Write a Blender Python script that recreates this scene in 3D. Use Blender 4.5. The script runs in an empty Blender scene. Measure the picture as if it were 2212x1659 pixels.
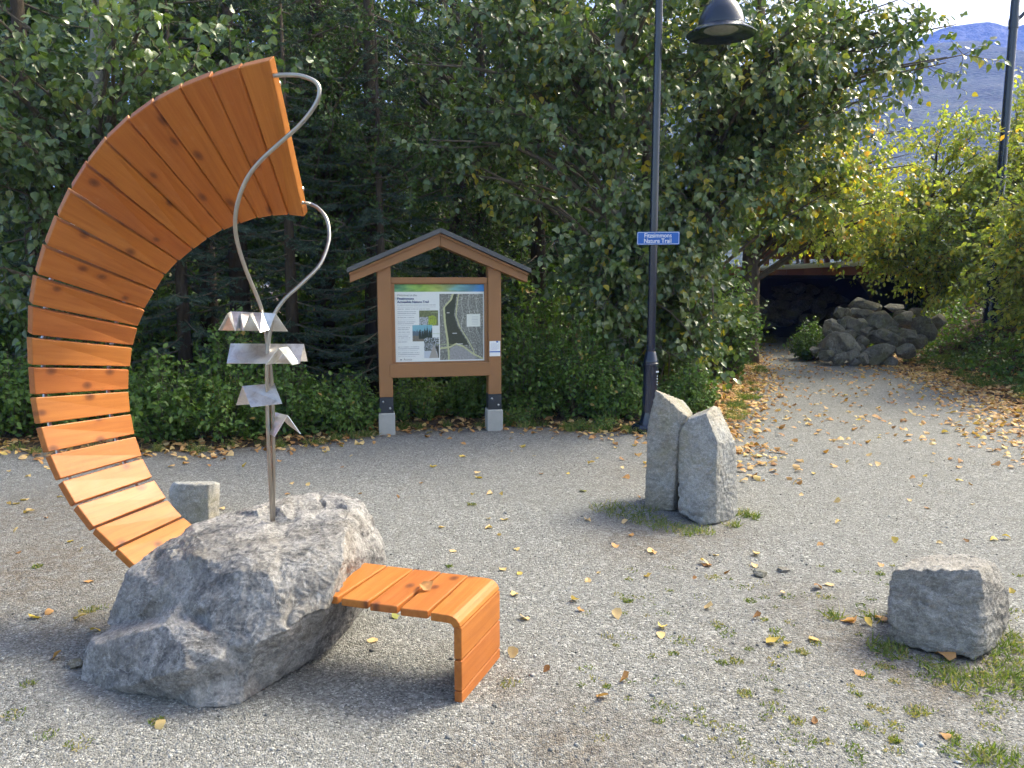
import bpy, bmesh, math
import numpy as np
from mathutils import Vector, Matrix
SC = bpy.context.scene
COL = SC.collection
R = math.radians

# ------------------------------------------------------------------ camera, sky, sun, exposure
FPX, PITCH, CAM_H = 1700.0, R(7.6), 1.6          # focal length in units of a 2212 x 1659 frame
cam_d = bpy.data.cameras.new('camera'); cam = bpy.data.objects.new('camera', cam_d); COL.objects.link(cam)
cam_d.sensor_fit = 'HORIZONTAL'; cam_d.sensor_width = 36.0; cam_d.lens = 36.0 * FPX / 2212.0
cam_d.clip_start = 0.05; cam_d.clip_end = 30000
cam.location = (0, 0, CAM_H); cam.rotation_euler = (R(90) - PITCH, 0, 0)
SC.camera = cam
SUN_AZ, SUN_EL = R(60), R(44)                     # azimuth clockwise from +Y (to the right, a little behind the wood)
w = bpy.data.worlds.new('World'); SC.world = w; w.use_nodes = True
nt = w.node_tree; bg = nt.nodes['Background']
sky = nt.nodes.new('ShaderNodeTexSky'); sky.sky_type = 'NISHITA'; sky.sun_disc = False
sky.sun_elevation = SUN_EL; sky.sun_rotation = SUN_AZ
sky.air_density = 0.8; sky.dust_density = 7.0; sky.ozone_density = 0.2; sky.altitude = 600
nt.links.new(sky.outputs[0], bg.inputs[0]); bg.inputs[1].default_value = 0.15
sun_d = bpy.data.lights.new('sun', 'SUN'); sun = bpy.data.objects.new('sun', sun_d); COL.objects.link(sun)
sun_d.energy = 1.9; sun_d.angle = R(20.0); sun_d.color = (1.0, 0.95, 0.86)
sd = Vector((math.sin(SUN_AZ) * math.cos(SUN_EL), math.cos(SUN_AZ) * math.cos(SUN_EL), math.sin(SUN_EL)))
sun.rotation_euler = sd.to_track_quat('Z', 'Y').to_euler()
sun.location = sd * 60
SC.view_settings.view_transform = 'Standard'; SC.view_settings.look = 'None'
SC.view_settings.exposure = 1.92; SC.view_settings.use_white_balance = True; SC.view_settings.white_balance_temperature = 7050; SC.view_settings.white_balance_tint = 0; SC.view_settings.gamma = 1.0; SC.view_settings.use_curve_mapping = False
SC.cycles.use_denoising = True
SC.cycles.max_bounces = 6; SC.cycles.diffuse_bounces = 3; SC.cycles.glossy_bounces = 3
SC.cycles.transmission_bounces = 4; SC.cycles.sample_clamp_indirect = 6.0
SC.cycles.volume_bounces = 0
SC.cycles.use_adaptive_sampling = True; SC.cycles.adaptive_threshold = 0.035

# ------------------------------------------------------------------ helpers
def ray(x, y):
    u = (x - 1106.0) / FPX; v = -(y - 829.5) / FPX
    return np.array([u, math.cos(PITCH) + v * math.sin(PITCH), -math.sin(PITCH) + v * math.cos(PITCH)])
CAMP = np.array([0, 0, CAM_H])
def at(x, y, Y):                                   # point of the place seen at (x, y), Y metres ahead
    d = ray(x, y); return CAMP + d * (Y / d[1])
def atz(x, y, z=0.0):                              # the same on the horizontal plane z
    d = ray(x, y); return CAMP + d * ((z - CAM_H) / d[2])
def zoomer(x0, y0, s):
    return lambda x, y: ((x0 + x / s) * 0.921667, (y0 + y / s) * 0.921667)

_rs = np.random.RandomState(11)
_perm = _rs.permutation(256); _perm = np.concatenate([_perm, _perm, _perm])
_grad = _rs.normal(size=(256, 3)); _grad /= np.linalg.norm(_grad, axis=1)[:, None]
def noise3(p):                                     # gradient noise, (N,3) -> (N,)
    p = np.asarray(p, float); i = np.floor(p).astype(int); f = p - i; i &= 255
    u = f * f * f * (f * (f * 6 - 15) + 10)
    def g(a, b, c):
        h = _perm[_perm[_perm[(i[:, 0] + a) & 255] + ((i[:, 1] + b) & 255)] + ((i[:, 2] + c) & 255)]
        return (_grad[h] * (f - np.array([a, b, c]))).sum(1)
    x0 = g(0,0,0) * (1 - u[:,0]) + g(1,0,0) * u[:,0]; x1 = g(0,1,0) * (1 - u[:,0]) + g(1,1,0) * u[:,0]
    x2 = g(0,0,1) * (1 - u[:,0]) + g(1,0,1) * u[:,0]; x3 = g(0,1,1) * (1 - u[:,0]) + g(1,1,1) * u[:,0]
    y0 = x0 * (1 - u[:,1]) + x1 * u[:,1]; y1 = x2 * (1 - u[:,1]) + x3 * u[:,1]
    return y0 * (1 - u[:,2]) + y1 * u[:,2]
def fbm(p, oct=4, gain=0.5):
    a = 1.0; s = 0; p = np.asarray(p, float)
    for k in range(oct):
        s = s + a * noise3(p * 2.03 ** k + 17.3 * k); a *= gain
    return s
def smooth(a, b, x):
    t = np.clip((x - a) / (b - a), 0, 1); return t * t * (3 - 2 * t)

def tag(o, label=None, cat=None, group=None, kind=None):
    if label: o['label'] = label
    if cat: o['category'] = cat
    if group: o['group'] = group
    if kind: o['kind'] = kind
    return o
def link(name, me, mat=None, parent=None):
    o = bpy.data.objects.new(name, me); COL.objects.link(o)
    if mat is not None and me is not None and not me.materials: me.materials.append(mat)
    if parent is not None: o.parent = parent
    return o
def empty(name, loc=(0,0,0), rz=0.0):
    o = bpy.data.objects.new(name, None); COL.objects.link(o); o.empty_display_size = 0.1
    o.location = loc; o.rotation_euler = (0, 0, rz); return o
def pmesh(name, verts, faces, smooth_shade=False):
    me = bpy.data.meshes.new(name); me.from_pydata([tuple(map(float, v)) for v in verts], [], faces); me.update()
    if smooth_shade: me.polygons.foreach_set('use_smooth', [True] * len(me.polygons))
    return me
def fastmesh(name, V, Fc, k, smooth_shade=False, attrs=None):   # V (N,3), Fc (M,k)
    me = bpy.data.meshes.new(name); V = np.ascontiguousarray(V, np.float32); Fc = np.ascontiguousarray(Fc, np.int32)
    me.vertices.add(len(V)); me.vertices.foreach_set('co', V.ravel())
    me.loops.add(Fc.size); me.loops.foreach_set('vertex_index', Fc.ravel())
    me.polygons.add(len(Fc)); me.polygons.foreach_set('loop_start', np.arange(0, Fc.size, k, dtype=np.int32))
    me.polygons.foreach_set('loop_total', np.full(len(Fc), k, np.int32))
    if smooth_shade: me.polygons.foreach_set('use_smooth', np.ones(len(Fc), bool))
    for n, a in (attrs or {}).items():
        if a.ndim == 1:
            t = me.attributes.new(n, 'FLOAT', 'POINT'); t.data.foreach_set('value', np.ascontiguousarray(a, np.float32))
        else:
            t = me.attributes.new(n, 'FLOAT_COLOR', 'POINT'); t.data.foreach_set('color', np.ascontiguousarray(a, np.float32).ravel())
    me.update(calc_edges=True); return me
class MB:                                          # collects simple solids into one mesh
    def __init__(s): s.v = []; s.f = []
    def box(s, a, b):
        n = len(s.v); (x0, y0, z0), (x1, y1, z1) = a, b
        s.v += [(x0,y0,z0),(x1,y0,z0),(x1,y1,z0),(x0,y1,z0),(x0,y0,z1),(x1,y0,z1),(x1,y1,z1),(x0,y1,z1)]
        s.f += [tuple(n + i for i in q) for q in ((0,3,2,1),(4,5,6,7),(0,1,5,4),(1,2,6,5),(2,3,7,6),(3,0,4,7))]; return s
    def prism(s, poly, y0, y1):                    # polygon in xz, extruded along y
        n = len(s.v); k = len(poly)
        s.v += [(x, y0, z) for x, z in poly] + [(x, y1, z) for x, z in poly]
        s.f += [tuple(range(n, n + k)), tuple(range(n + 2*k - 1, n + k - 1, -1))]
        s.f += [(n + i, n + k + i, n + k + (i+1) % k, n + (i+1) % k) for i in range(k)]; return s
    def lathe(s, prof, c=(0,0,0), seg=24, cap=True):
        n = len(s.v); m = len(prof)
        for r, z in prof:
            for j in range(seg):
                a = 2 * math.pi * j / seg; s.v.append((c[0] + r * math.cos(a), c[1] + r * math.sin(a), c[2] + z))
        for i in range(m - 1):
            for j in range(seg):
                k = (j + 1) % seg; s.f.append((n+i*seg+j, n+i*seg+k, n+(i+1)*seg+k, n+(i+1)*seg+j))
        if cap:
            s.f.append(tuple(n + j for j in range(seg - 1, -1, -1))); s.f.append(tuple(n + (m-1)*seg + j for j in range(seg)))
        return s
    def tube(s, pts, rad, seg=8, cap=True):
        pts = [Vector(p) for p in pts]; n = len(s.v); m = len(pts)
        if not hasattr(rad, '__len__'): rad = [rad] * m
        up = Vector((0.13, 0.21, 0.97))
        for i, p in enumerate(pts):
            t = (pts[min(i+1, m-1)] - pts[max(i-1, 0)]).normalized()
            a = t.cross(up)
            if a.length < 1e-3: a = t.cross(Vector((1,0,0)))
            a.normalize(); b = t.cross(a)
            for j in range(seg):
                q = 2 * math.pi * j / seg; s.v.append(tuple(p + (a * math.cos(q) + b * math.sin(q)) * rad[i]))
        for i in range(m - 1):
            for j in range(seg):
                k = (j + 1) % seg; s.f.append((n+i*seg+j, n+i*seg+k, n+(i+1)*seg+k, n+(i+1)*seg+j))
        if cap:
            s.f.append(tuple(n + j for j in range(seg - 1, -1, -1))); s.f.append(tuple(n + (m-1)*seg + j for j in range(seg)))
        return s
    def build(s, name, mat=None, parent=None, smooth_shade=False, bevel=0.0, auto=None):
        me = pmesh(name, s.v, s.f, smooth_shade)
        bm = bmesh.new(); bm.from_mesh(me); bmesh.ops.recalc_face_normals(bm, faces=bm.faces)
        if auto is not None:
            for e in bm.edges:
                if len(e.link_faces) == 2 and e.calc_face_angle(0) > auto: e.smooth = False
        bm.to_mesh(me); bm.free()
        o = link(name, me, mat, parent)
        if bevel:
            b = o.modifiers.new('bevel', 'BEVEL'); b.width = bevel; b.segments = 2; b.limit_method = 'ANGLE'; b.angle_limit = R(40)
        return o
def spline(pts, n):                                # Catmull-Rom through pts
    P = np.array(pts, float); P = np.vstack([2*P[0]-P[1], P, 2*P[-1]-P[-2]]); out = []
    for t in np.linspace(0, len(P) - 3 - 1e-6, n):
        i = int(t); u = t - i; a, b, c, d = P[i:i+4]
        out.append(0.5 * ((2*b) + (c-a)*u + (2*a-5*b+4*c-d)*u*u + (-a+3*b-3*c+d)*u**3))
    return np.array(out)
def text_mesh(txt, size, name, mat, parent, loc, rot, bold=0.0, align='LEFT', scale_x=1.0):
    cu = bpy.data.curves.new(name, 'FONT'); cu.body = txt; cu.size = size; cu.align_x = align; cu.align_y = 'CENTER'
    cu.offset = bold; cu.extrude = 0.0005; cu.resolution_u = 3
    t = bpy.data.objects.new('tmp_text', cu); COL.objects.link(t)
    bpy.context.view_layer.update()
    me = bpy.data.meshes.new_from_object(t.evaluated_get(bpy.context.evaluated_depsgraph_get()))
    bpy.data.objects.remove(t); me.name = name; me.materials.clear(); me.materials.append(mat)
    o = link(name, me, None, parent); o.location = loc; o.rotation_euler = rot; o.scale = (scale_x, 1, 1); return o

# ------------------------------------------------------------------ materials
class NT:
    def __init__(s, name):
        s.m = bpy.data.materials.new(name); s.m.use_nodes = True; s.t = s.m.node_tree; s.t.nodes.clear()
        s.out = s.t.nodes.new('ShaderNodeOutputMaterial')
    def n(s, typ, ins=None, **kw):
        x = s.t.nodes.new(typ)
        for k, v in kw.items(): setattr(x, k, v)
        for k, v in (ins or {}).items(): s.set(x, k, v)
        return x
    def set(s, x, k, v):
        i = x.inputs[k]
        if hasattr(v, 'bl_idname') and v.bl_idname.startswith('ShaderNode'): v = v.outputs[0]
        if isinstance(v, bpy.types.NodeSocket): s.t.links.new(v, i)
        else: i.default_value = v
    def ramp(s, fac, stops, interp='LINEAR'):
        x = s.n('ShaderNodeValToRGB', {'Fac': fac}); e = x.color_ramp; e.interpolation = interp
        while len(e.elements) < len(stops): e.elements.new(0.5)
        for el, (p, c) in zip(e.elements, stops):
            el.position = p; el.color = (*c, 1) if len(c) == 3 else c
        return x.outputs[0]
    def mix(s, f, a, b, mode='MIX'):
        x = s.t.nodes.new('ShaderNodeMix'); x.data_type = 'RGBA'; x.blend_type = mode
        s.set(x, 0, f); s.set(x, 6, c4(a)); s.set(x, 7, c4(b)); return x.outputs[2]
    def math(s, op, a, b=0.0, c=0.0, clamp=False):
        x = s.t.nodes.new('ShaderNodeMath'); x.operation = op; x.use_clamp = clamp
        s.set(x, 0, a); s.set(x, 1, b)
        if op in ('MULTIPLY_ADD', 'SMOOTH_MIN', 'COMPARE'): s.set(x, 2, c)
        return x.outputs[0]
    def coord(s, kind='Object', scale=(1,1,1), loc=(0,0,0)):
        tc = s.n('ShaderNodeTexCoord'); mp = s.n('ShaderNodeMapping', {'Vector': tc.outputs[kind]})
        mp.inputs['Scale'].default_value = scale; mp.inputs['Location'].default_value = loc; return mp.outputs[0]
    def noise(s, vec, scale, detail=4, rough=0.55, dist=0.0):
        return s.n('ShaderNodeTexNoise', {'Vector': vec, 'Scale': scale, 'Detail': detail, 'Roughness': rough, 'Distortion': dist}).outputs[0]
    def bump(s, h, strength, dist, normal=None):
        ins = {'Height': h, 'Strength': strength, 'Distance': dist}
        if normal is not None: ins['Normal'] = normal
        return s.n('ShaderNodeBump', ins).outputs[0]
    def bsdf(s, color, rough=0.6, normal=None, **kw):
        b = s.n('ShaderNodeBsdfPrincipled', {'Base Color': c4(color), 'Roughness': rough})
        if normal is not None: s.set(b, 'Normal', normal)
        for k, v in kw.items(): s.set(b, k.replace('_', ' '), v)
        s.t.links.new(b.outputs[0], s.out.inputs[0]); return b
def c4(c):
    return (*c, 1.0) if isinstance(c, tuple) and len(c) == 3 else c
def simple(name, col, rough=0.6, var=0.12, scale=8, bump=0.0, **kw):
    m = NT(name); v = m.coord(); n = m.noise(v, scale, 5)
    c = m.mix(m.math('MULTIPLY', n, 1.0), tuple(x * (1 - var) for x in col), tuple(x * (1 + var) for x in col))
    nm = m.bump(m.noise(v, scale * 6, 4), 0.4, bump) if bump else None
    m.bsdf(c, rough, nm, **kw); return m.m

def mat_cedar():
    m = NT('stained cedar'); info = m.n('ShaderNodeObjectInfo'); rnd = info.outputs['Random']
    tc = m.n('ShaderNodeTexCoord'); off = m.n('ShaderNodeVectorMath', operation='SCALE'); off.inputs[0].default_value = (37, 53, 71)
    m.set(off, 'Scale', rnd)
    vec = m.n('ShaderNodeVectorMath', {0: tc.outputs['Object'], 1: off.outputs[0]}, operation='ADD').outputs[0]
    mp = m.n('ShaderNodeMapping', {'Vector': vec}); mp.inputs['Scale'].default_value = (1.6, 26, 26)
    grain = m.noise(mp.outputs[0], 1.6, 6, 0.6, 0.5)
    mp2 = m.n('ShaderNodeMapping', {'Vector': vec}); mp2.inputs['Scale'].default_value = (3.0, 7, 7)
    broad = m.noise(mp2.outputs[0], 1.0, 3)
    base = m.ramp(grain, [(0.25, (0.335, 0.098, 0.016)), (0.5, (0.42, 0.138, 0.026)), (0.75, (0.49, 0.175, 0.038))])
    base = m.mix(m.math('MULTIPLY', broad, 0.28), base, (0.32, 0.088, 0.014))
    hs = m.n('ShaderNodeHueSaturation', {'Color': base, 'Value': m.math('MULTIPLY_ADD', rnd, 0.12, 0.94), 'Hue': m.math('MULTIPLY_ADD', rnd, 0.008, 0.496)})
    mpk = m.n('ShaderNodeMapping', {'Vector': vec}); mpk.inputs['Scale'].default_value = (6.0, 9, 3)
    vo = m.n('ShaderNodeTexVoronoi', {'Vector': mpk.outputs[0], 'Scale': 1.0, 'Randomness': 1.0}, voronoi_dimensions='2D')
    wn = m.n('ShaderNodeTexWhiteNoise', {'Vector': vo.outputs['Position']})
    size = m.math('MULTIPLY', wn.outputs[0], 0.17)
    k = m.math('SUBTRACT', 1.0, m.math('DIVIDE', vo.outputs['Distance'], m.math('ADD', size, 0.02)), clamp=True)
    keep = m.math('GREATER_THAN', wn.outputs[0], 0.66)
    k = m.math('MULTIPLY', m.math('POWER', k, 0.6), keep)
    halo = m.math('MULTIPLY', m.math('SUBTRACT', 1.0, m.math('MULTIPLY', vo.outputs['Distance'], 3.4), clamp=True), keep)
    col = m.mix(m.math('MULTIPLY', halo, 0.45), hs.outputs[0], (0.24, 0.045, 0.008))
    col = m.mix(m.math('MULTIPLY', k, 0.8), col, (0.07, 0.022, 0.010))
    wear = m.noise(vec, 14, 6, 0.7)
    col = m.mix(m.math('MULTIPLY', m.math('SUBTRACT', wear, 0.60, clamp=True), 1.3), col, (0.50, 0.29, 0.17))
    nm = m.bump(grain, 0.25, 0.002)
    b = m.bsdf(col, m.math('MULTIPLY_ADD', wear, 0.25, 0.40), nm, Coat_Weight=0.08, Coat_Roughness=0.3, Specular_IOR_Level=0.4)
    return m.m
def mat_rock(name, light, dark, tan, k=1.0, tan_amt=0.5, mossy=0.0, bumpd=0.012, strata=0.0):
    m = NT(name); v = m.coord(); info = m.n('ShaderNodeObjectInfo')
    off = m.n('ShaderNodeVectorMath', {0: v}, operation='ADD'); sc = m.n('ShaderNodeVectorMath', operation='SCALE')
    sc.inputs[0].default_value = (19, 31, 11); m.set(sc, 'Scale', info.outputs['Random']); m.set(off, 1, sc.outputs[0]); v = off.outputs[0]
    a = m.noise(v, 4.2 * k, 9, 0.66, 0.5); b = m.noise(v, 21 * k, 8, 0.72, 0.3); c = m.noise(v, 1.7 * k, 4); d = m.noise(v, 95 * k, 5, 0.7)
    t = m.math('ADD', m.math('MULTIPLY', a, 0.5), m.math('MULTIPLY', b, 0.5))
    col = m.ramp(t, [(0.40, dark), (0.475, tuple(0.6*x+0.4*y for x, y in zip(dark, light))), (0.53, tuple(0.25*x+0.75*y for x, y in zip(dark, light))), (0.62, light)])
    tm = m.math('MULTIPLY', m.ramp(c, [(0.46, (0,0,0)), (0.6, (1,1,1))]), tan_amt)
    col = m.mix(tm, col, m.mix(b, tuple(x * 0.7 for x in tan), tuple(x * 1.2 for x in tan)))
    spk = m.ramp(d, [(0.35, (0.72,0.72,0.72)), (0.62, (1.18,1.18,1.18))]); col = m.mix(1.0, col, spk, 'MULTIPLY')
    vary = m.n('ShaderNodeHueSaturation', {'Color': col, 'Value': m.math('MULTIPLY_ADD', info.outputs['Random'], 0.5, 0.72), 'Saturation': 1.0}) if 'wall' in name else None
    if vary: col = vary.outputs[0]
    vein = m.ramp(m.noise(v, 3.1 * k, 6, 0.6, 1.6), [(0.487, (0,0,0)), (0.5, (1,1,1)), (0.513, (0,0,0))])
    col = m.mix(m.math('MULTIPLY', vein, 0.35), col, (0.62, 0.6, 0.58))
    if mossy:
        mm = m.math('MULTIPLY', m.ramp(m.noise(v, 2.6, 5, 0.65), [(0.52, (0,0,0)), (0.62, (1,1,1))]), mossy)
        col = m.mix(mm, col, (0.20, 0.20, 0.055))
    h = m.math('ADD', m.math('MULTIPLY', b, 0.7), m.math('MULTIPLY', d, 0.22))
    if strata:
        mp = m.n('ShaderNodeMapping', {'Vector': v}); mp.inputs['Scale'].default_value = (4, 4, 38); mp.inputs['Rotation'].default_value = (0.15, -0.12, 0)
        h = m.math('ADD', h, m.math('MULTIPLY', m.noise(mp.outputs[0], 1.0, 5, 0.6, 0.6), strata))
    m.bsdf(col, 0.85, m.bump(h, 0.85, bumpd), Specular_IOR_Level=0.3); return m.m
def mat_gravel():
    m = NT('crushed gravel'); v = m.coord()
    vo = m.n('ShaderNodeTexVoronoi', {'Vector': v, 'Scale': 135.0}); cell = m.n('ShaderNodeSeparateColor', {'Color': vo.outputs['Color']})
    vo2 = m.n('ShaderNodeTexVoronoi', {'Vector': v, 'Scale': 52.0}); cell2 = m.n('ShaderNodeSeparateColor', {'Color': vo2.outputs['Color']})
    fine = m.ramp(cell.outputs[0], [(0.0, (0.07, 0.07, 0.07)), (0.25, (0.15, 0.152, 0.15)), (0.7, (0.245, 0.245, 0.238)), (0.93, (0.37, 0.37, 0.36)), (1.0, (0.58, 0.57, 0.55))])
    warm = m.mix(m.math('MULTIPLY', cell.outputs[1], 0.22), fine, (0.28, 0.25, 0.21))
    big = m.math('GREATER_THAN', cell2.outputs[0], 0.9)
    col = m.mix(m.math('MULTIPLY', big, 0.55), warm, m.ramp(cell2.outputs[1], [(0, (0.14, 0.145, 0.155)), (1, (0.55, 0.54, 0.52))]))
    pat = m.noise(v, 1.1, 6, 0.62); pat2 = m.noise(v, 7.5, 6, 0.7)
    col = m.mix(m.math('MULTIPLY', m.ramp(pat, [(0.42, (0,0,0)), (0.62, (1,1,1))]), 0.34), col, (0.20, 0.195, 0.185))
    col = m.mix(m.math('MULTIPLY', m.ramp(pat2, [(0.54, (0,0,0)), (0.7, (1,1,1))]), 0.45), col, (0.13, 0.115, 0.10))
    at_s = m.n('ShaderNodeAttribute', attribute_name='soil')
    sm = m.math('MULTIPLY', at_s.outputs['Fac'], m.ramp(m.noise(v, 11, 7, 0.75), [(0.38, (0.1,0.1,0.1)), (0.56, (1,1,1))]))
    soil = m.mix(cell.outputs[0], (0.075, 0.056, 0.042), (0.20, 0.165, 0.13))
    col = m.mix(m.math('MULTIPLY', sm, 0.86, clamp=True), col, soil)
    col = m.mix(1.0, col, (1.0, 1.0, 0.99), 'MULTIPLY')
    h = m.math('ADD', m.math('MULTIPLY', vo.outputs['Distance'], -1.0), m.math('MULTIPLY', vo2.outputs['Distance'], -0.9))
    h = m.math('ADD', h, m.math('MULTIPLY', pat2, 0.5))
    m.bsdf(col, 0.9, m.bump(h, 0.9, 0.008), Specular_IOR_Level=0.25); return m.m
def mat_soil(name='forest soil'):
    m = NT(name); v = m.coord()
    a = m.noise(v, 5, 7, 0.7); vo = m.n('ShaderNodeTexVoronoi', {'Vector': v, 'Scale': 34.0}); ce = m.n('ShaderNodeSeparateColor', {'Color': vo.outputs['Color']})
    col = m.ramp(a, [(0.35, (0.030, 0.022, 0.015)), (0.55, (0.07, 0.05, 0.034)), (0.7, (0.12, 0.088, 0.055))])
    lf = m.math('GREATER_THAN', ce.outputs[0], 0.66)
    col = m.mix(m.math('MULTIPLY', lf, 0.75), col, m.ramp(ce.outputs[1], [(0, (0.08, 0.045, 0.022)), (0.6, (0.20, 0.115, 0.05)), (1, (0.30, 0.2, 0.09))]))
    h = m.math('ADD', a, m.math('MULTIPLY', ce.outputs[0], 0.3))
    m.bsdf(col, 0.95, m.bump(h, 0.9, 0.02), Specular_IOR_Level=0.2); return m.m
def mat_leaf(name, stops, rough=0.42, trans=0.35, spec=0.5):
    m = NT(name); a = m.n('ShaderNodeAttribute', attribute_name='tint'); col = m.ramp(a.outputs['Fac'], stops)
    v = m.coord(); n = m.noise(v, 55, 3)
    col = m.mix(1.0, col, m.ramp(n, [(0.3, (0.95, 0.95, 0.95)), (0.7, (1.35, 1.35, 1.35))]), 'MULTIPLY')
    p = m.n('ShaderNodeBsdfPrincipled', {'Base Color': col, 'Roughness': rough, 'Specular IOR Level': spec})
    tcol = m.mix(1.0, col, (1.5, 1.6, 0.6, 1), 'MULTIPLY')
    t = m.n('ShaderNodeBsdfTranslucent', {'Color': tcol})
    x = m.n('ShaderNodeMixShader', {0: trans, 1: p.outputs[0], 2: t.outputs[0]})
    m.t.links.new(x.outputs[0], m.out.inputs[0]); return m.m
def mat_bark(name, a, b, scale=14, stretch=(1,1,0.25), bump=0.02):
    m = NT(name); v = m.coord(scale=stretch); n = m.noise(v, scale, 7, 0.7, 0.4); n2 = m.noise(v, scale * 0.25, 3)
    col = m.mix(n2, m.ramp(n, [(0.35, a), (0.65, b)]), tuple(0.5*(x+y) for x, y in zip(a, b)))
    m.bsdf(col, 0.9, m.bump(n, 0.9, bump), Specular_IOR_Level=0.2); return m.m
def mat_attr_color(name, rough=0.35, spec=0.4):
    m = NT(name); a = m.n('ShaderNodeAttribute', attribute_name='paint'); m.bsdf(a.outputs['Color'], rough, Specular_IOR_Level=spec); return m.m

CEDAR = mat_cedar()
STEEL = NT('brushed steel'); _v = STEEL.coord(); _n = STEEL.noise(_v, 22, 6, 0.65, 0.8)
STEEL.bsdf(STEEL.ramp(_n, [(0.3, (0.56, 0.53, 0.50)), (0.5, (0.76, 0.74, 0.72)), (0.7, (0.86, 0.85, 0.84))]), STEEL.math('MULTIPLY_ADD', _n, 0.35, 0.20), Metallic=1.0); STEEL = STEEL.m
RODSTEEL = simple('dull steel rod', (0.42, 0.39, 0.35), 0.34, 0.15, 30, Metallic=1.0)
BOULDER = mat_rock('boulder granite', (0.36, 0.342, 0.33), (0.10, 0.096, 0.098), (0.28, 0.24, 0.19), tan_amt=0.35, bumpd=0.014, k=1.15)
BASALT = mat_rock('pale basalt', (0.40, 0.39, 0.37), (0.21, 0.205, 0.195), (0.33, 0.28, 0.20), k=1.4, tan_amt=0.55, mossy=0.3, bumpd=0.010, strata=0.5)
SLATE = mat_rock('grey shale', (0.35, 0.33, 0.305), (0.17, 0.16, 0.148), (0.27, 0.235, 0.20), k=1.8, tan_amt=0.3, bumpd=0.014, strata=1.2)
WALLSTONE = mat_rock('wall stone', (0.27, 0.25, 0.22), (0.09, 0.09, 0.088), (0.21, 0.17, 0.12), k=1.0, tan_amt=0.5, mossy=0.25, bumpd=0.02)
GRAVEL = mat_gravel(); SOIL = mat_soil()
PAINTWOOD = simple('brown painted timber', (0.295, 0.140, 0.055), 0.5, 0.08, 5, 0.001)
ROOFMETAL = simple('grey roof metal', (0.085, 0.085, 0.088), 0.45, 0.08, 6)
CONCRETE = simple('concrete', (0.40, 0.385, 0.36), 0.9, 0.16, 14, 0.003)
DARKSTEEL = simple('dark grey plate', (0.045, 0.05, 0.06), 0.45, 0.1, 10, Metallic=0.4)
BOLT = simple('zinc bolt', (0.5, 0.5, 0.5), 0.35, 0.05, 10, Metallic=1.0)
NAVY = simple('navy lamp paint', (0.010, 0.015, 0.034), 0.25, 0.1, 10, Coat_Weight=0.6, Coat_Roughness=0.08)
LENS = simple('lamp lens', (0.30, 0.31, 0.27), 0.1, 0.3, 20)
SIGNBLUE = simple('sign blue', (0.018, 0.115, 0.46), 0.35, 0.03, 5)
SIGNWHITE = simple('sign white', (0.80, 0.80, 0.80), 0.4, 0.02, 5)
INK = simple('title ink', (0.035, 0.055, 0.16), 0.6, 0.02, 5)
GREYINK = simple('grey ink', (0.16, 0.17, 0.19), 0.6, 0.02, 5)
PRINT = mat_attr_color('printed panel')
BARK_ASPEN = mat_bark('aspen bark', (0.17, 0.16, 0.14), (0.40, 0.38, 0.33), 9, (1, 1, 1.8), 0.008)
BARK_DARK = mat_bark('dark bark', (0.035, 0.027, 0.020), (0.12, 0.095, 0.072), 16, (1, 1, 0.18), 0.03)
BARK_BROWN = mat_bark('furrowed bark', (0.06, 0.045, 0.033), (0.24, 0.19, 0.145), 16, (1, 1, 0.16), 0.05)
TWIG = mat_bark('twig bark', (0.07, 0.055, 0.04), (0.19, 0.16, 0.12), 20, (1, 1, 1), 0.003)
G1 = (0.038, 0.070, 0.022); G2 = (0.082, 0.130, 0.038); G3 = (0.155, 0.19, 0.065); YL = (0.36, 0.29, 0.03); OR = (0.42, 0.20, 0.03)
LEAF_COTTON = mat_leaf('cottonwood leaf', [(0, G1), (0.45, G2), (0.85, G3), (0.94, (0.20, 0.20, 0.035)), (1, YL)], 0.30, 0.30, 0.8)
LEAF_SUNNY = mat_leaf('yellowing leaf', [(0, (0.12, 0.17, 0.045)), (0.4, (0.23, 0.27, 0.075)), (0.7, (0.36, 0.35, 0.09)), (0.9, (0.46, 0.36, 0.05)), (1, (0.5, 0.26, 0.05))], 0.32, 0.55, 0.8)
LEAF_SMALL = mat_leaf('small dark leaf', [(0, (0.030, 0.060, 0.018)), (0.5, (0.062, 0.108, 0.028)), (0.9, (0.11, 0.155, 0.042)), (1, (0.22, 0.20, 0.05))], 0.45, 0.28, 0.4)
LEAF_SHRUB = mat_leaf('shrub leaf', [(0, (0.045, 0.085, 0.020)), (0.5, (0.095, 0.165, 0.036)), (0.9, (0.16, 0.23, 0.055)), (1, (0.30, 0.19, 0.06))], 0.45, 0.3, 0.4)
NEEDLE = mat_leaf('spruce needle', [(0, (0.026, 0.050, 0.034)), (0.6, (0.055, 0.092, 0.066)), (1, (0.10, 0.15, 0.12))], 0.5, 0.12, 0.35)
GRASS = mat_leaf('grass blade', [(0, (0.07, 0.12, 0.025)), (0.5, (0.14, 0.18, 0.05)), (0.8, (0.26, 0.23, 0.10)), (1, (0.34, 0.27, 0.15))], 0.5, 0.35, 0.3)
DRYLEAF = mat_leaf('dry fallen leaf', [(0, (0.12, 0.055, 0.025)), (0.3, (0.30, 0.15, 0.06)), (0.55, (0.46, 0.25, 0.10)), (0.8, (0.58, 0.41, 0.21)), (0.93, (0.50, 0.36, 0.09)), (1, (0.19, 0.19, 0.04))], 0.6, 0.18, 0.3)

rng = np.random.RandomState(5)

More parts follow.
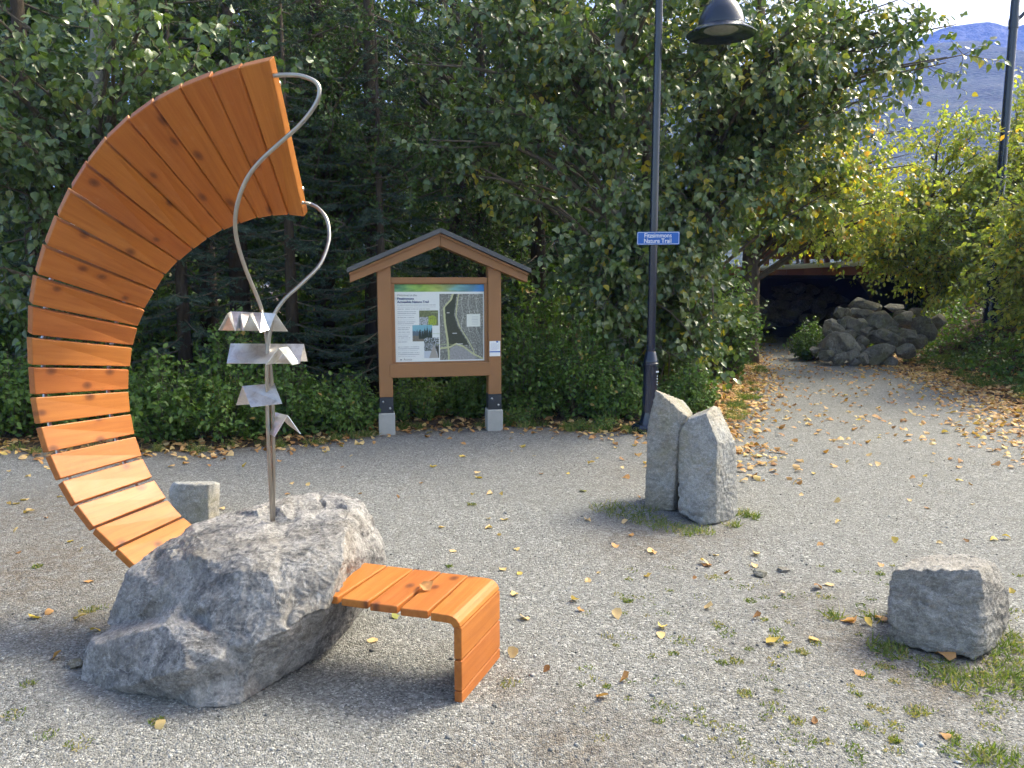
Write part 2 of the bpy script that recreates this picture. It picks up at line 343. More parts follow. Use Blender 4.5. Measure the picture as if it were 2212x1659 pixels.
# ------------------------------------------------------------------ ground, forest floor, bank, mountains
def gz(x, y):                                      # gentle unevenness of the gravel
    p = np.stack([np.atleast_1d(x) * 0.9, np.atleast_1d(y) * 0.9, np.zeros(np.size(x))], 1)
    return 0.010 * fbm(p, 3) * smooth(60, 20, np.hypot(p[:, 0], p[:, 1]))
def grid(xs, ys, fn, name):
    X, Y = np.meshgrid(xs, ys); V = np.stack([X.ravel(), Y.ravel(), fn(X.ravel(), Y.ravel())], 1)
    nx = len(xs); i = np.arange(len(ys) - 1)[:, None] * nx + np.arange(nx - 1)[None]
    i = i.ravel(); return V, np.stack([i, i + 1, i + nx + 1, i + nx], 1)
soil_shade_blobs = [((60, 1230), 0.85, 1.0), ((190, 1340), 0.32, 0.9), ((110, 1110), 0.8, 0.8), ((1230, 1615), 0.30, 0.9), ((1420, 1600), 0.22, 0.6), ((1010, 1640), 0.2, 0.5),
              ((1850, 1385), 0.30, 0.9), ((1990, 1455), 0.30, 1.0), ((2150, 1440), 0.3, 0.9), ((1730, 1300), 0.28, 0.5), ((1400, 1170), 0.38, 0.9), ((1540, 1150), 0.3, 0.7),
              ((1110, 1480), 0.08, 0.8), ((1600, 1420), 0.3, 0.35), ((1680, 1550), 0.3, 0.3), ((620, 1420), 0.3, 0.3), ((1340, 1020), 0.5, 0.35)]  # faint patch by the boulder's right foot is painted shade, the rest soil
FX = [-60, -8, -4.7, -2.8, -1.83, -1.3, -0.2, 0.8, 1.4, 2.2, 3.0, 4.2, 5.6, 6.2, 7, 9]
FY = [9, 7.3, 7.2, 7.15, 7.55, 8.15, 8.42, 8.2, 8.15, 8.2, 10.0, 13.5, 18.5, 24, 60, 90]
def floor_s(x, y):
    n = fbm(np.stack([x * 1.3, y * 1.3, 0 * x + 3], 1), 3)
    return (y - np.interp(x, FX, FY)) * np.where(x > 2.2, 0.45, 1.0) + 0.22 * n
BY = [-40, 6, 8, 9.8, 12, 14.5, 16, 18, 22, 40, 90]; BX = [8, 5.2, 5.5, 6.4, 6.95, 7.3, 7.3, 7.6, 9, 14, 20]
def bank_s(x, y): return x - np.interp(y, BY, BX)
def bank_z(x, y):
    s = bank_s(x, y) + 0.35 * fbm(np.stack([x * 0.8, y * 0.8, 0 * x + 9], 1), 3)
    return -0.06 + 0.10 * smooth(-0.1, 0.3, s) + 1.7 * smooth(0.2, 4.2, s) + 0.12 * fbm(np.stack([x, y, 0 * x], 1), 3) * smooth(0, 1, s)
def soil_shade_at(x, y):
    s = np.zeros(len(x))
    for (px, py), r, a in soil_shade_blobs:
        c = atz(px, py); d = np.hypot((x - c[0]), (y - c[1]) * 0.8) / r; s = np.maximum(s, a * np.exp(-d * d * 1.2))
    s = np.maximum(s, 0.9 * smooth(-0.45, 0.0, floor_s(x, y)))
    s = np.maximum(s, 0.8 * smooth(-0.7, 0.1, bank_s(x, y)))
    return s
xs = np.concatenate([[-6000, -2000, -500, -120, -50, -25, -14], np.arange(-9, 9.01, 0.1), [12, 20, 40, 110, 500, 2000, 6000]])
ys = np.concatenate([[-3000, -400, -60, -12, -3, -0.5], np.arange(0.5, 22.01, 0.1), [26, 34, 60, 140, 500, 2000, 9000]])
V, Fc = grid(xs, ys, gz, 'ground')
tag(link('ground', fastmesh('ground', V, Fc, 4, True, {'soil': soil_shade_at(V[:, 0], V[:, 1])}), GRAVEL), 'grey crushed gravel clearing with soil patches', None, None, 'structure')
V, Fc = grid(np.concatenate([[-60, -30, -15], np.arange(-9, 8.01, 0.15)]), np.concatenate([np.arange(6.5, 20, 0.15), [22, 26, 34, 50, 90]]),
             lambda x, y: -0.05 + 0.085 * smooth(-0.25, 0.35, floor_s(x, y)) + 0.03 * fbm(np.stack([x * 2, y * 2, 0 * x + 5], 1), 3) * smooth(-.2, .3, floor_s(x, y)), 'forest_floor')
tag(link('forest_floor', fastmesh('forest_floor', V, Fc, 4, True), SOIL), 'dark leaf-strewn soil under the trees', None, None, 'structure')
V, Fc = grid(np.concatenate([np.arange(4.5, 13, 0.15), [15, 20, 30, 60, 120]]), np.concatenate([[-40, -10, 0, 4], np.arange(6, 24, 0.2), [28, 40, 70]]), bank_z, 'bank')
tag(link('bank', fastmesh('bank', V, Fc, 4, True), mat_soil('bank soil')), 'sloping earth bank right of the path', None, None, 'structure')

def mountain(name, label, Y0, ridge, mat, dep):
    xs = np.linspace(-0.35, 1.35, 150); rows = np.linspace(0, 1, 60)
    rx = [at(px, 500, 1.0)[0] for px, _ in ridge]; rz = [ray(px, py)[2] / ray(px, py)[1] for px, py in ridge]
    V = []
    for k in rows:
        Yk = Y0 + (k - 1) * dep
        for u in xs:
            V.append((u * Y0, Yk, 0))
    V = np.array(V, float); u = V[:, 0] / Y0; k = np.repeat(rows, len(xs))
    top = np.interp(u, rx, rz) * Y0
    n = fbm(np.stack([V[:, 0] / Y0 * 7, V[:, 1] / Y0 * 7, 0 * u], 1), 5)
    V[:, 2] = -5 + (top + 5) * np.where(k < 1, k ** 1.15, 1) + n * 0.05 * Y0 * k * (1 - 0.75 * k)
    nx = len(xs); i = (np.arange(59)[:, None] * nx + np.arange(nx - 1)[None]).ravel()
    Fc = np.stack([i, i + 1, i + nx + 1, i + nx], 1)
    me = fastmesh(name, V, Fc, 4, True); return tag(link(name, me, mat), label, None, None, 'structure')
def mat_mtn(name, scale, a, b, rock, ra):
    m = NT(name); v = m.coord(); n = m.noise(v, scale, 8, 0.7); vo = m.n('ShaderNodeTexVoronoi', {'Vector': v, 'Scale': scale * 9}); 
    col = m.mix(m.math('MULTIPLY', vo.outputs['Distance'], 1.6, clamp=True), a, b)
    col = m.mix(1.0, col, m.ramp(m.noise(v, scale * 2.5, 7, 0.7), [(0.38, (.45, .45, .45)), (.6, (1.5, 1.5, 1.5))]), 'MULTIPLY')
    col = m.mix(m.math('MULTIPLY', m.ramp(n, [(0.56, (0,0,0)), (0.64, (1,1,1))]), ra), col, rock)
    m.bsdf(col, 0.95, m.bump(vo.outputs['Distance'], 0.5, 2.0)); return m.m
mountain('mountain', 'blue forested mountainside beyond the trees', 800, [(-600, 420), (600, 330), (1500, 190), (1900, 100), (2080, 82), (2140, 98), (2212, 128), (2400, 190), (3000, 260)],
         mat_mtn('mountain forest', 0.03, (0.008, 0.017, 0.016), (0.028, 0.045, 0.034), (0.16, 0.16, 0.16), 0.2), 620)
mountain('mountain_ridge', 'pale rocky ridge behind the blue mountainside', 1500, [(-600, 420), (1200, 260), (1900, 110), (2000, 60), (2095, 42), (2130, 50), (2150, 58), (2205, 40), (2300, 66), (3000, 240)],
         mat_mtn('ridge rock', 0.02, (0.10, 0.11, 0.10), (0.20, 0.20, 0.20), (0.42, 0.41, 0.40), 0.8), 500)

# ------------------------------------------------------------------ stones shaped from their corner points
def rock_mesh(name, hulls, voxel, amps, seed=0.0, smooth_it=2, carve=None, ledge=0.0):
    bm = bmesh.new() if not callable(hulls) else hulls()
    for pts in ([] if callable(hulls) else hulls):
        vs = [bm.verts.new(tuple(map(float, p))) for p in pts]
        r = bmesh.ops.convex_hull(bm, input=vs)
        bmesh.ops.delete(bm, geom=[e for e in r['geom_interior'] if isinstance(e, bmesh.types.BMVert)], context='VERTS')
    bmesh.ops.recalc_face_normals(bm, faces=bm.faces)
    me = bpy.data.meshes.new('tmp'); bm.to_mesh(me); bm.free()
    o = link('tmp_rock', me); md = o.modifiers.new('r', 'REMESH'); md.mode = 'VOXEL'; md.voxel_size = voxel
    if smooth_it:
        s = o.modifiers.new('s', 'SMOOTH'); s.factor = 0.5; s.iterations = smooth_it
    bpy.context.view_layer.update()
    m2 = bpy.data.meshes.new_from_object(o.evaluated_get(bpy.context.evaluated_depsgraph_get())); bpy.data.objects.remove(o); m2.name = name
    n = len(m2.vertices); V = np.empty(n * 3, np.float32); m2.vertices.foreach_get('co', V); V = V.reshape(n, 3).astype(float)
    N = np.empty(n * 3, np.float32); m2.vertices.foreach_get('normal', N); N = N.reshape(n, 3).astype(float)
    d = np.zeros(n)
    for sc, am, kind in amps:
        q = V * sc + seed
        if kind == 'r': d += am * (0.35 - np.abs(fbm(q, 3)) * 1.4)
        elif kind == 'k':                         # narrow cracks
            d -= am * np.exp(-(fbm(q, 3) / 0.035) ** 2) * smooth(-.1, .25, noise3(V * 2.3 + seed + 50))
        elif kind == 'c':                           # stepped, chipped faces
            f = fbm(q, 3) * 4.0; d += am * (np.floor(f) + smooth(0.7, 1.0, f - np.floor(f)) - f)
        else: d += am * fbm(q, 4)
    if ledge:
        q = (V @ np.array([0.12, -0.2, 1.0])) * 9 + 1.3 * fbm(V * 3 + seed, 3); d += ledge * (np.abs((q % 1.0) - 0.5) - 0.25)
    V = V + N * d[:, None]
    if carve is not None: V = carve(V, N)
    m2.vertices.foreach_set('co', V.astype(np.float32).ravel()); m2.update()
    m2.polygons.foreach_set('use_smooth', np.ones(len(m2.polygons), bool)); return m2
Cz = zoomer(150, 1100, 2.765)
def cp(l): return [at(*Cz(x, y), Y) for x, y, Y in l]
from mathutils.geometry import delaunay_2d_cdt
ring = [(100,1340,3.00),(128,1180,3.03),(180,1090,3.08),(300,1035,3.12),(268,1000,3.20),(340,800,3.24),(400,660,3.28),(600,500,3.37),(830,350,3.46),(1080,272,3.54),(1330,205,3.62),(1480,165,3.68),(1650,135,3.74),(1800,150,3.72),(1940,200,3.66),(2000,290,3.63),
        (2080,470,3.60),(2093,580,3.58),(2050,690,3.55),(1950,900,3.42),(1880,1010,3.32),(1720,1170,3.18),(1500,1310,3.02),(1300,1430,2.90),(1150,1530,2.79),(1000,1555,2.76),(850,1550,2.77),(720,1500,2.83),(450,1480,2.88),(200,1455,2.93),(110,1385,2.97)]
inner = [(230,1130,2.985),(420,1060,2.95),(640,1010,2.92),(820,1010,2.885),(870,955,3.01),(560,962,3.09),(420,985,3.14),(790,1295,2.745),(600,1345,2.775),(420,1400,2.84),(780,1150,2.80),(480,1250,2.86),(250,1330,2.935),
         (1450,1040,2.835),(1250,1130,2.80),(1000,1225,2.775),(870,1290,2.765),(1440,1200,2.905),(1200,1310,2.84),(980,1380,2.80),(830,1420,2.79),
         (1125,655,2.985),(1000,760,2.975),(930,900,2.925),(1160,800,2.925),(1110,1000,2.865),(960,1060,2.86),(1060,1150,2.82),
         (1400,800,2.915),(1300,650,2.97),(1600,680,2.985),(1830,400,3.19),(1815,590,3.06),(1750,770,2.985),(1700,900,2.935),(1560,950,2.885),(1560,800,2.945),
         (840,545,3.115),(930,590,3.075),(1060,590,3.065),(1200,560,3.055),(1400,535,3.07),(1600,490,3.105),(1770,420,3.17),
         (880,480,3.20),(1040,520,3.15),(1050,430,3.26),(1400,430,3.25),(1600,380,3.30),(1700,300,3.42),(1850,260,3.50),(1920,330,3.48),
         (1350,338,3.41),(1265,305,3.44),(1480,342,3.41),(1250,268,3.455),(1400,252,3.445),(1540,312,3.425),(1610,295,3.46),(1300,385,3.30),(1500,372,3.31),(1500,215,3.60),(1640,250,3.56),(1700,195,3.66),(1750,230,3.60),
         (700,600,3.155),(620,760,3.10),(480,800,3.16),(500,930,3.09),(760,850,3.02),(830,700,3.07),(800,930,3.0),(950,680,3.03),(1980,560,3.42),(1900,700,3.28),(1800,930,3.12),(1650,1080,3.02)]
P2 = [Vector(Cz(x, y)) for x, y, _ in ring + inner]; P3_ = [at(*Cz(x, y), Y) for x, y, Y in ring + inner]; nr_ = len(ring)
cd = delaunay_2d_cdt(P2, [(k, (k + 1) % nr_) for k in range(nr_)], [], 1, 1e-4)
bv = [tuple(P3_[o[0]]) for o in cd[3]]; bf = [tuple(f) for f in cd[2]]; idx = {o[0]: k for k, o in enumerate(cd[3])}
cen = np.mean([P3_[k] for k in range(nr_)], axis=0); cen = CAMP + (cen - CAMP) * 1.10
r1 = []
for k in range(nr_):
    p = CAMP + (P3_[k] - CAMP) * 1.05; p = p + (cen - p) * 0.10; r1.append(len(bv)); bv.append(tuple(p))
r2 = []
for k in range(nr_):
    p = CAMP + (P3_[k] - CAMP) * 1.12; p = p + (cen - p) * 0.45; r2.append(len(bv)); bv.append(tuple(p))
cc = len(bv); bv.append(tuple(CAMP + (cen - CAMP) * 1.06))
for k in range(nr_):
    q = (k + 1) % nr_; bf += [(idx[k], idx[q], r1[q], r1[k]), (r1[k], r1[q], r2[q], r2[k]), (r2[k], r2[q], cc)]
def boulder_solid():
    bm = bmesh.new(); vs = [bm.verts.new(v) for v in bv]
    for f in bf: bm.faces.new([vs[k] for k in f])
    bmesh.ops.recalc_face_normals(bm, faces=bm.faces); return bm
base_p = at(588, 1124, 3.40)
bme = rock_mesh('boulder', boulder_solid, 0.007, [(7, 0.004, 'n'), (9, 0.0075, 'c'), (24, 0.003, 'n'), (20, 0.004, 'c'), (60, 0.002, 'n'), (2.1, 0.016, 'k')], 3.0, 1, None, 0.0)
tag(link('boulder', bme, BOULDER), 'large grey boulder that carries the orange slatted ribbon', 'boulder')

Tz = zoomer(1350, 850, 3.686)
def tp(l): return [at(*Tz(x, y), Y) for x, y, Y in l]
left_st = tp([(680,225,5.42),(735,262,5.34),(870,382,5.30),(965,462,5.30),(930,322,5.62),(1010,425,5.58),(648,410,5.42),(612,560,5.42),(600,900,5.40),(590,1250,5.40),(890,560,5.28),(880,760,5.28),(858,980,5.27),(842,1200,5.27),(595,1270,5.42),(845,1290,5.28)]) + [np.array(p) for p in ((1.08,5.7,-.05),(1.35,5.62,-.05),(1.08,5.72,.5))]
right_st = tp([(962,480,5.20),(1005,445,5.35),(1125,432,5.12),(1198,364,5.38),(1245,386,5.40),(1225,690,5.03),(1383,690,5.20),(1395,900,5.22),(1408,1330,5.22),(890,600,5.20),(880,850,5.18),(875,1290,5.15),(1080,1415,4.99),(1215,1390,5.0),(1330,1370,5.10),(1215,1000,5.0),(905,720,5.17)]) + [np.array(p) for p in ((1.25,5.5,-.05),(1.55,5.5,-.05),(1.5,5.52,.5))]
A_ = [(4, 0.004, 'n'), (7, 0.009, 'c'), (16, 0.006, 'c'), (40, 0.002, 'n'), (3.2, 0.012, 'k')]
tag(link('standing_stone', rock_mesh('standing_stone', [left_st], 0.009, A_, 7, 0), BASALT), 'taller pointed standing stone, left of the split pair by the lamp post', 'stone', 'split pair of standing stones')
tag(link('standing_stone', rock_mesh('standing_stone', [right_st], 0.009, A_, 1, 0), BASALT), 'shorter broader standing stone, right of the split pair, white sloping top', 'stone', 'split pair of standing stones')
Kz = zoomer(2000, 1250, 4.74)
def kp(l): return [at(*Kz(x, y), Y) for x, y, Y in l]
cube = kp([(400,470,3.34),(440,392,3.34),(1400,385,3.20),(1450,500,3.18),(1475,900,3.16),(1480,1320,3.14),(1350,1410,3.12),(850,1310,3.2),(390,1240,3.29),(375,900,3.30),(590,300,3.60),(900,215,3.80),(1260,215,3.74),(1500,280,3.60),(1610,340,3.50),(1740,620,3.42),(1750,900,3.40),(1700,1260,3.36)]) + [np.array(p) for p in ((1.90,3.75,-.05),(2.3,3.6,-.05))]
tag(link('stone_block', rock_mesh('stone_block', [cube], 0.010, [(4, 0.008, 'n'), (7, 0.012, 'c'), (16, 0.008, 'c'), (40, 0.004, 'n'), (3.0, 0.014, 'k')], 15, 0, None, 0.012), SLATE), 'squat grey block of shale on weedy gravel at the right edge', 'stone')
Sz = zoomer(380, 1080, 10.37)
def sp(l): return [at(*Sz(x, y), Y) for x, y, Y in l]
small = sp([(260,515,5.16),(360,550,5.05),(900,575,5.0),(1100,580,4.98),(1290,520,5.02),(1400,560,5.14),(700,500,5.35),(1250,480,5.35),(150,720,5.1),(170,900,5.1),(330,1500,5.02),(1130,1560,4.96),(1420,1240,5.12),(1420,1480,5.12)]) + [np.array(p) for p in ((-2.32,5.4,-.05),(-2.10,5.35,-.05))]
tag(link('stone_block', rock_mesh('stone_block', [small], 0.011, [(5, 0.014, 'n'), (12, 0.008, 'c'), (30, 0.005, 'n')], 25, 2), BASALT), 'small flat-topped stone post behind the foot of the slatted arc', 'stone')

# ------------------------------------------------------------------ slatted ribbon sculpture: arc, bench, steel stem
A = zoomer(0, 0, 2.37); B = zoomer(0, 700, 2.765); D = zoomer(750, 1250, 3.686); Fz = zoomer(500, 700, 3.015)
PL = []
for q in [((1495,337),(1330,375),(1688,1205),(1605,1195)),((1322,378),(1170,430),(1597,1195),(1515,1200)),((1160,424),(1003,487),(1510,1198),(1433,1215)),
          ((995,492),(848,570),(1425,1212),(1335,1243)),((838,575),(715,665),(1328,1243),(1243,1280)),((705,668),(587,778),(1235,1278),(1155,1325)),
          ((580,788),(485,910),(1150,1330),(1075,1385)),((478,922),(397,1052),(1068,1390),(995,1450)),((390,1070),(325,1205),(988,1452),(920,1525)),((318,1220),(262,1365),(915,1530),(865,1612))]:
    PL.append([A(*p) for p in q])
PL.append([A(255,1378), A(212,1525), A(858,1622), B(938,65)]); PL.append([A(205,1545), B(212,40), B(940,78), B(893,180)])
for q in [((215,57),(210,235),(892,195),(862,303)),((208,255),(214,430),(857,320),(845,440)),((218,447),(230,622),(836,460),(833,587)),((230,640),(260,810),(833,603),(846,733)),
          ((266,832),(315,993),(850,748),(873,877)),((325,1012),(393,1166),(880,893),(920,1018)),((403,1183),(487,1326),(925,1035),(988,1155)),((498,1338),(605,1477),(1000,1175),(1078,1290)),((617,1485),(745,1608),(1085,1305),(1180,1408))]:
    PL.append([B(*p) for p in q])
PL.append([Cz(345,512), Cz(458,622), B(1190,1418), B(1290,1500)])
pn = np.array([math.sin(R(19)), math.cos(R(19))]); pc = pn @ np.array([-.32, 2.85])
def near_pt(x, y): d = ray(x, y); return CAMP + d * (pc / (pn @ d[:2]))     # vertical plane of the ribbon's near edge
def far_pt(p, x, y, L):
    d = ray(x, y); d = d / np.linalg.norm(d); o = CAMP - p; b = d @ o; q = b * b - (o @ o - L * L)
    return CAMP + d * (-b + math.sqrt(max(q, 0)))
def plank(name, N0, N1, F0, F1, thick, nrm_hint, parent, bev=0.0045):
    N0, N1, F0, F1 = [np.array(p, float) for p in (N0, N1, F0, F1)]
    o = (N0 + N1 + F0 + F1) / 4; X = (F0 + F1 - N0 - N1); X /= np.linalg.norm(X)
    n = np.cross(F0 - N1, F1 - N0); n /= np.linalg.norm(n)
    if n @ nrm_hint < 0: n = -n
    n = n - X * (n @ X); n /= np.linalg.norm(n); Y = np.cross(n, X)
    M = np.stack([X, Y, n], 1); loc = [(p - o) @ M for p in (N0, N1, F1, F0)]
    v = [tuple(p) for p in loc] + [(p[0], p[1], p[2] - thick) for p in loc]
    b = MB(); b.v = v; b.f = [(0,1,2,3),(7,6,5,4),(0,4,5,1),(1,5,6,2),(2,6,7,3),(3,7,4,0)]
    ob = b.build(name, CEDAR, parent, bevel=bev)
    mw = Matrix.Identity(4)
    for i in range(3):
        for j in range(3): mw[i][j] = M[i, j]
        mw[i][3] = o[i]
    ob.matrix_world = mw; return ob
arc = empty('slatted_arc', (-1.6, 3.4, 0)); AI = arc.location
tag(arc, 'tall curling arc of varnished orange cedar slats rising behind the boulder', 'sculpture')
def keep(ob, par):                                  # parent without moving
    mw = ob.matrix_world.copy(); ob.parent = par; ob.matrix_parent_inverse = Matrix.Translation(-par.location); return ob
rails = ([], []); TH = 0.038; ends = []
for i, q in enumerate(PL):
    L = 0.74 - 0.34 * i / 21
    N0, N1 = near_pt(*q[0]), near_pt(*q[1]); F0, F1 = far_pt(N0, *q[2], L), far_pt(N1, *q[3], L)
    ctr = np.array([-1.0, 3.3, 1.35]); hint = ctr - (N0 + F0) / 2
    keep(plank('slat', N0, N1, F0, F1, TH, hint, None), arc)
    n = np.cross(F0 - N0, N1 - N0); n /= np.linalg.norm(n); n = n if n @ hint > 0 else -n
    ends.append((N0, N1, F0, F1, n))
    for k, u in enumerate((0.16, 0.84)):
        for a, b in ((N0, F0), (N1, F1)):
            rails[k].append(a + (b - a) * u - n * (TH + 0.008))
for k in range(2):
    last, prev = rails[k][-1], rails[k][-3]; d = (last - prev) / np.linalg.norm(last - prev)
    rails[k].extend([last + d * 0.12, last + d * 0.3 + np.array([0.03, 0, 0.015])])
    r = MB().tube(spline(rails[k], 90), 0.010, 8).build('rail', STEEL, None, True); keep(r, arc)

bench = empty('slatted_bench', (-0.35, 3.1, 0)); tag(bench, 'low orange slatted bench jutting from the right side of the boulder', 'bench')
ZS = 0.346
def bz(x, y, z=ZS): return atz(*D(x, y), z)
seat = [((90,545),(152,549),(375,250),(575,275)),((182,560),(408,590),(585,280),(805,305)),((430,603),(665,630),(815,308),(1045,330)),((693,645),(930,672),(1055,337),(1280,362))]
up = np.array([0, 0, 1.0])
for i, q in enumerate(seat):
    n0, n1, f0, f1 = [bz(*p) for p in q]
    if i == 0: n0 = n0 + np.array([-0.02, 0.01, 0]); f0 = f0 + np.array([-0.10, 0.03, 0])
    keep(plank('seat_slat', n0, n1, f0, f1, 0.032, up, None), bench)
# rounded corner slat and the three slats of the leg panel
foot_n = atz(*D(1228,1465)); foot_f = atz(*D(1555,1070)); nx0 = bz(955,685); fx0 = bz(1288,365)
def bent(name, prof_n, prof_f):
    b = MB(); k = len(prof_n); b.v = [tuple(p) for p in prof_n] + [tuple(p) for p in prof_f]
    b.f = [tuple(range(k - 1, -1, -1)), tuple(range(k, 2*k))] + [(i, (i+1) % k, k + (i+1) % k, k + i) for i in range(k)]
    o = b.build(name, CEDAR, None, bevel=0.003); ctr = Vector(np.mean(b.v, axis=0)); o.data.transform(Matrix.Translation(-ctr)); o.location = ctr
    X = Vector(prof_f[0] - prof_n[0]).normalized(); Y = Vector((0,0,1)); 
    rot = Matrix((X, Y.cross(X).normalized(), X.cross(Y.cross(X)).normalized())).transposed(); o.data.transform(rot.transposed().to_4x4())
    bpy.context.view_layer.update(); o.matrix_world = Matrix.Translation(ctr) @ rot.to_4x4(); return keep(o, bench)
def legpt(t_n, drop):                               # corner profile helper: outward direction along the ribbon
    return t_n
dirx = np.array([math.cos(R(19)), -math.sin(R(19)), 0])
def corner(p0, foot):
    ex = foot + np.array([0, 0, ZS]); w_ = (ex - p0) @ dirx; th = 0.032; r = 0.05
    P = lambda s, z: p0 + dirx * s + np.array([0, 0, z])
    out = [P(0, 0)] + [P(w_ - r + r * math.sin(a), -r + r * math.cos(a)) for a in np.linspace(0, R(80), 5)]
    inn = [P(w_ - r + (r - th) * math.sin(a), -r + (r - th) * math.cos(a)) for a in np.linspace(R(80), 0, 5)] + [P(0, -th)]
    return out + inn, w_
pn_, wn_ = corner(nx0, foot_n); pf_, wf_ = corner(fx0, foot_f)
bent('corner_slat', pn_, pf_)
for z1, z0 in ((0.298, 0.172), (0.165, 0.046), (0.040, -0.03)):
    def pr(foot):
        return [foot + np.array([0,0,z1]), foot + np.array([0,0,z0]), foot - dirx*0.032 + np.array([0,0,z0]), foot - dirx*0.032 + np.array([0,0,z1])]
    bent('leg_slat', pr(foot_n), pr(foot_f))
for u in (0.2, 0.8):
    a = nx0 + (fx0 - nx0) * u; f = foot_n + (foot_f - foot_n) * u
    pts = [a - dirx*0.55 - [0,0,.042], a - dirx*0.1 - [0,0,.042], a + dirx*(wn_ - .11) - [0,0,.043], f + np.array([-.055,.018,.27]), f + np.array([-.042,.014,.2]), f + np.array([-.042,.014,-.02])]
    keep(MB().tube(spline(pts, 24), 0.009, 8).build('rail', STEEL, None, True), bench)

stem = empty('steel_stem', tuple(base_p)); tag(stem, 'looping steel rods with folded sheet roofs, standing on the boulder', 'sculpture')
def rod(pts2, name):
    P = [at(x, y, Y) for x, y, Y in pts2]; keep(MB().tube(spline(P, 90), 0.0085, 10).build(name, RODSTEEL, None, True), stem)
tipN = ends[0][0] + (ends[0][2] - ends[0][0]) * 0.09; tipF = ends[0][0] + (ends[0][2] - ends[0][0]) * 0.91
def FF(x, y, Y): return (*Fz(x, y), Y)
rod([FF(424,1570,3.40), FF(426,1300,3.385), FF(424,1000,3.37), FF(417,700,3.36), FF(403,480,3.35), FF(372,250,3.34), FF(350,110,3.33), (557,645,3.31), (530,580,3.26), (512,520,3.22), (508,475,3.19), (517,425,3.17), (537,380,3.15), (568,342,3.13),
     (612,302,3.12), (652,265,3.11), (682,225,3.10), (690,195,3.10), (680,176,3.10), (650,164,3.10), (620,162,3.10), (590,163,tipN[1])], 'rod')
rod([FF(416,1570,3.395), FF(404,1300,3.37), FF(389,1000,3.35), FF(381,700,3.34), FF(379,500,3.33), FF(386,350,3.33), FF(402,230,3.33), FF(432,110,3.34), (616,645,3.36), (652,612,3.40), (690,573,3.45), (708,530,3.50), (711,500,3.53), (704,470,3.55), (686,449,3.58), (668,440,3.60), (650,437,tipF[1])], 'rod')
def sheets(quads):
    b = MB(); 
    for q in quads:
        n = len(b.v); b.v += [tuple(at(*Fz(x, y), Y)) for x, y, Y in q]; b.f.append(tuple(range(n, n + len(q))))
    me = pmesh('folded_roof', b.v, b.f); o = link('folded_roof', me, STEEL)
    bm = bmesh.new(); bm.from_mesh(me); bmesh.ops.remove_doubles(bm, verts=bm.verts, dist=0.004); bm.to_mesh(me); bm.free()
    s = o.modifiers.new('solid', 'SOLIDIFY'); s.thickness = 0.003; s.offset = 0; keep(o, stem)
sheets([[(38,222,3.22),(100,105,3.22),(125,92,3.30),(60,222,3.30)], [(100,105,3.22),(155,230,3.22),(185,205,3.27),(188,96,3.30),(125,92,3.30)], [(185,205,3.27),(210,230,3.22),(258,112,3.22),(280,98,3.30),(188,96,3.30)],
        [(258,112,3.22),(330,240,3.22),(375,225,3.25),(345,100,3.30),(280,98,3.30)], [(345,100,3.30),(375,225,3.25),(395,222,3.26),(440,106,3.30)], [(125,92,3.30),(440,106,3.30),(525,230,3.38),(45,222,3.38)]])
sheets([[(122,317,3.36),(640,320,3.36),(612,458,3.29),(95,458,3.29)], [(122,317,3.36),(640,320,3.36),(666,441,3.43),(110,441,3.43)]])
sheets([[(460,350,3.20),(525,338,3.30),(605,460,3.30),(557,468,3.20)], [(460,350,3.20),(525,338,3.30),(440,455,3.30),(372,466,3.20)]])
sheets([[(205,618,3.36),(430,597,3.36),(487,742,3.29),(265,767,3.28)], [(205,618,3.36),(430,597,3.36),(400,735,3.43),(160,752,3.42)]])
sheets([[(437,803,3.40),(525,825,3.30),(432,976,3.27),(400,960,3.37)], [(437,803,3.40),(525,825,3.30),(617,955,3.30),(530,890,3.42)]])
# ------------------------------------------------------------------ information kiosk
KL = np.array([-1.304, 8.067]); KR = np.array([-0.194, 8.296]); kc = (KL + KR) / 2; ka = math.atan2(KR[1] - KL[1], KR[0] - KL[0]); KW = np.linalg.norm(KR - KL)
kiosk = empty('information_kiosk', (kc[0], kc[1], 0), ka); tag(kiosk, 'brown timber trail notice board with gabled roof and map panel', 'kiosk')
def kz(py): return at(952, py, kc[1])[2]             # height on the kiosk seen at row py
hw = KW / 2; zc, zs_, = kz(886), kz(853)
for s in (-1, 1):
    cb = MB().lathe([(0.118, -0.1), (0.118, zc - 0.012), (0.108, zc)], (s * hw, 0, 0), 4).build('footing', CONCRETE, kiosk, bevel=0.006)
    cb.data.transform(Matrix.Translation((s*hw,0,0)) @ Matrix.Rotation(R(45), 4, 'Z') @ Matrix.Translation((-s*hw,0,0)))
    MB().box((s*hw - .069, -.069, zs_ + .001), (s*hw + .069, .069, kz(575))).build('post', PAINTWOOD, kiosk, bevel=0.006)
    pl = MB().box((s*hw - .070, -.074, zc - .004), (s*hw + .070, .074, zs_)).build('base_plate', DARKSTEEL, kiosk, bevel=0.002)
    for dx, fz in ((-.035, 0.72), (.035, 0.3)):
        bo = MB().lathe([(0.013, 0), (0.013, 0.006), (0.006, 0.011)], (0, 0, 0), 10).build('bolt', BOLT, pl, True); bo.location = (s*hw + dx, -.075, zc + (zs_ - zc) * fz); bo.rotation_euler = (R(90), 0, 0)
z_tb0, z_tb1, z_bb0, z_bb1 = kz(612), kz(599), kz(812), kz(783)
inner = hw - .069
MB().box((-inner, -.045, z_tb0), (inner, .045, z_tb1)).build('top_rail', PAINTWOOD, kiosk, bevel=0.004)
MB().box((-inner - .03, -.076, z_bb0), (inner + .03, .06, z_bb1)).build('bottom_rail', PAINTWOOD, kiosk, bevel=0.004)
pz0, pz1 = kz(780), kz(614); px = inner - .035
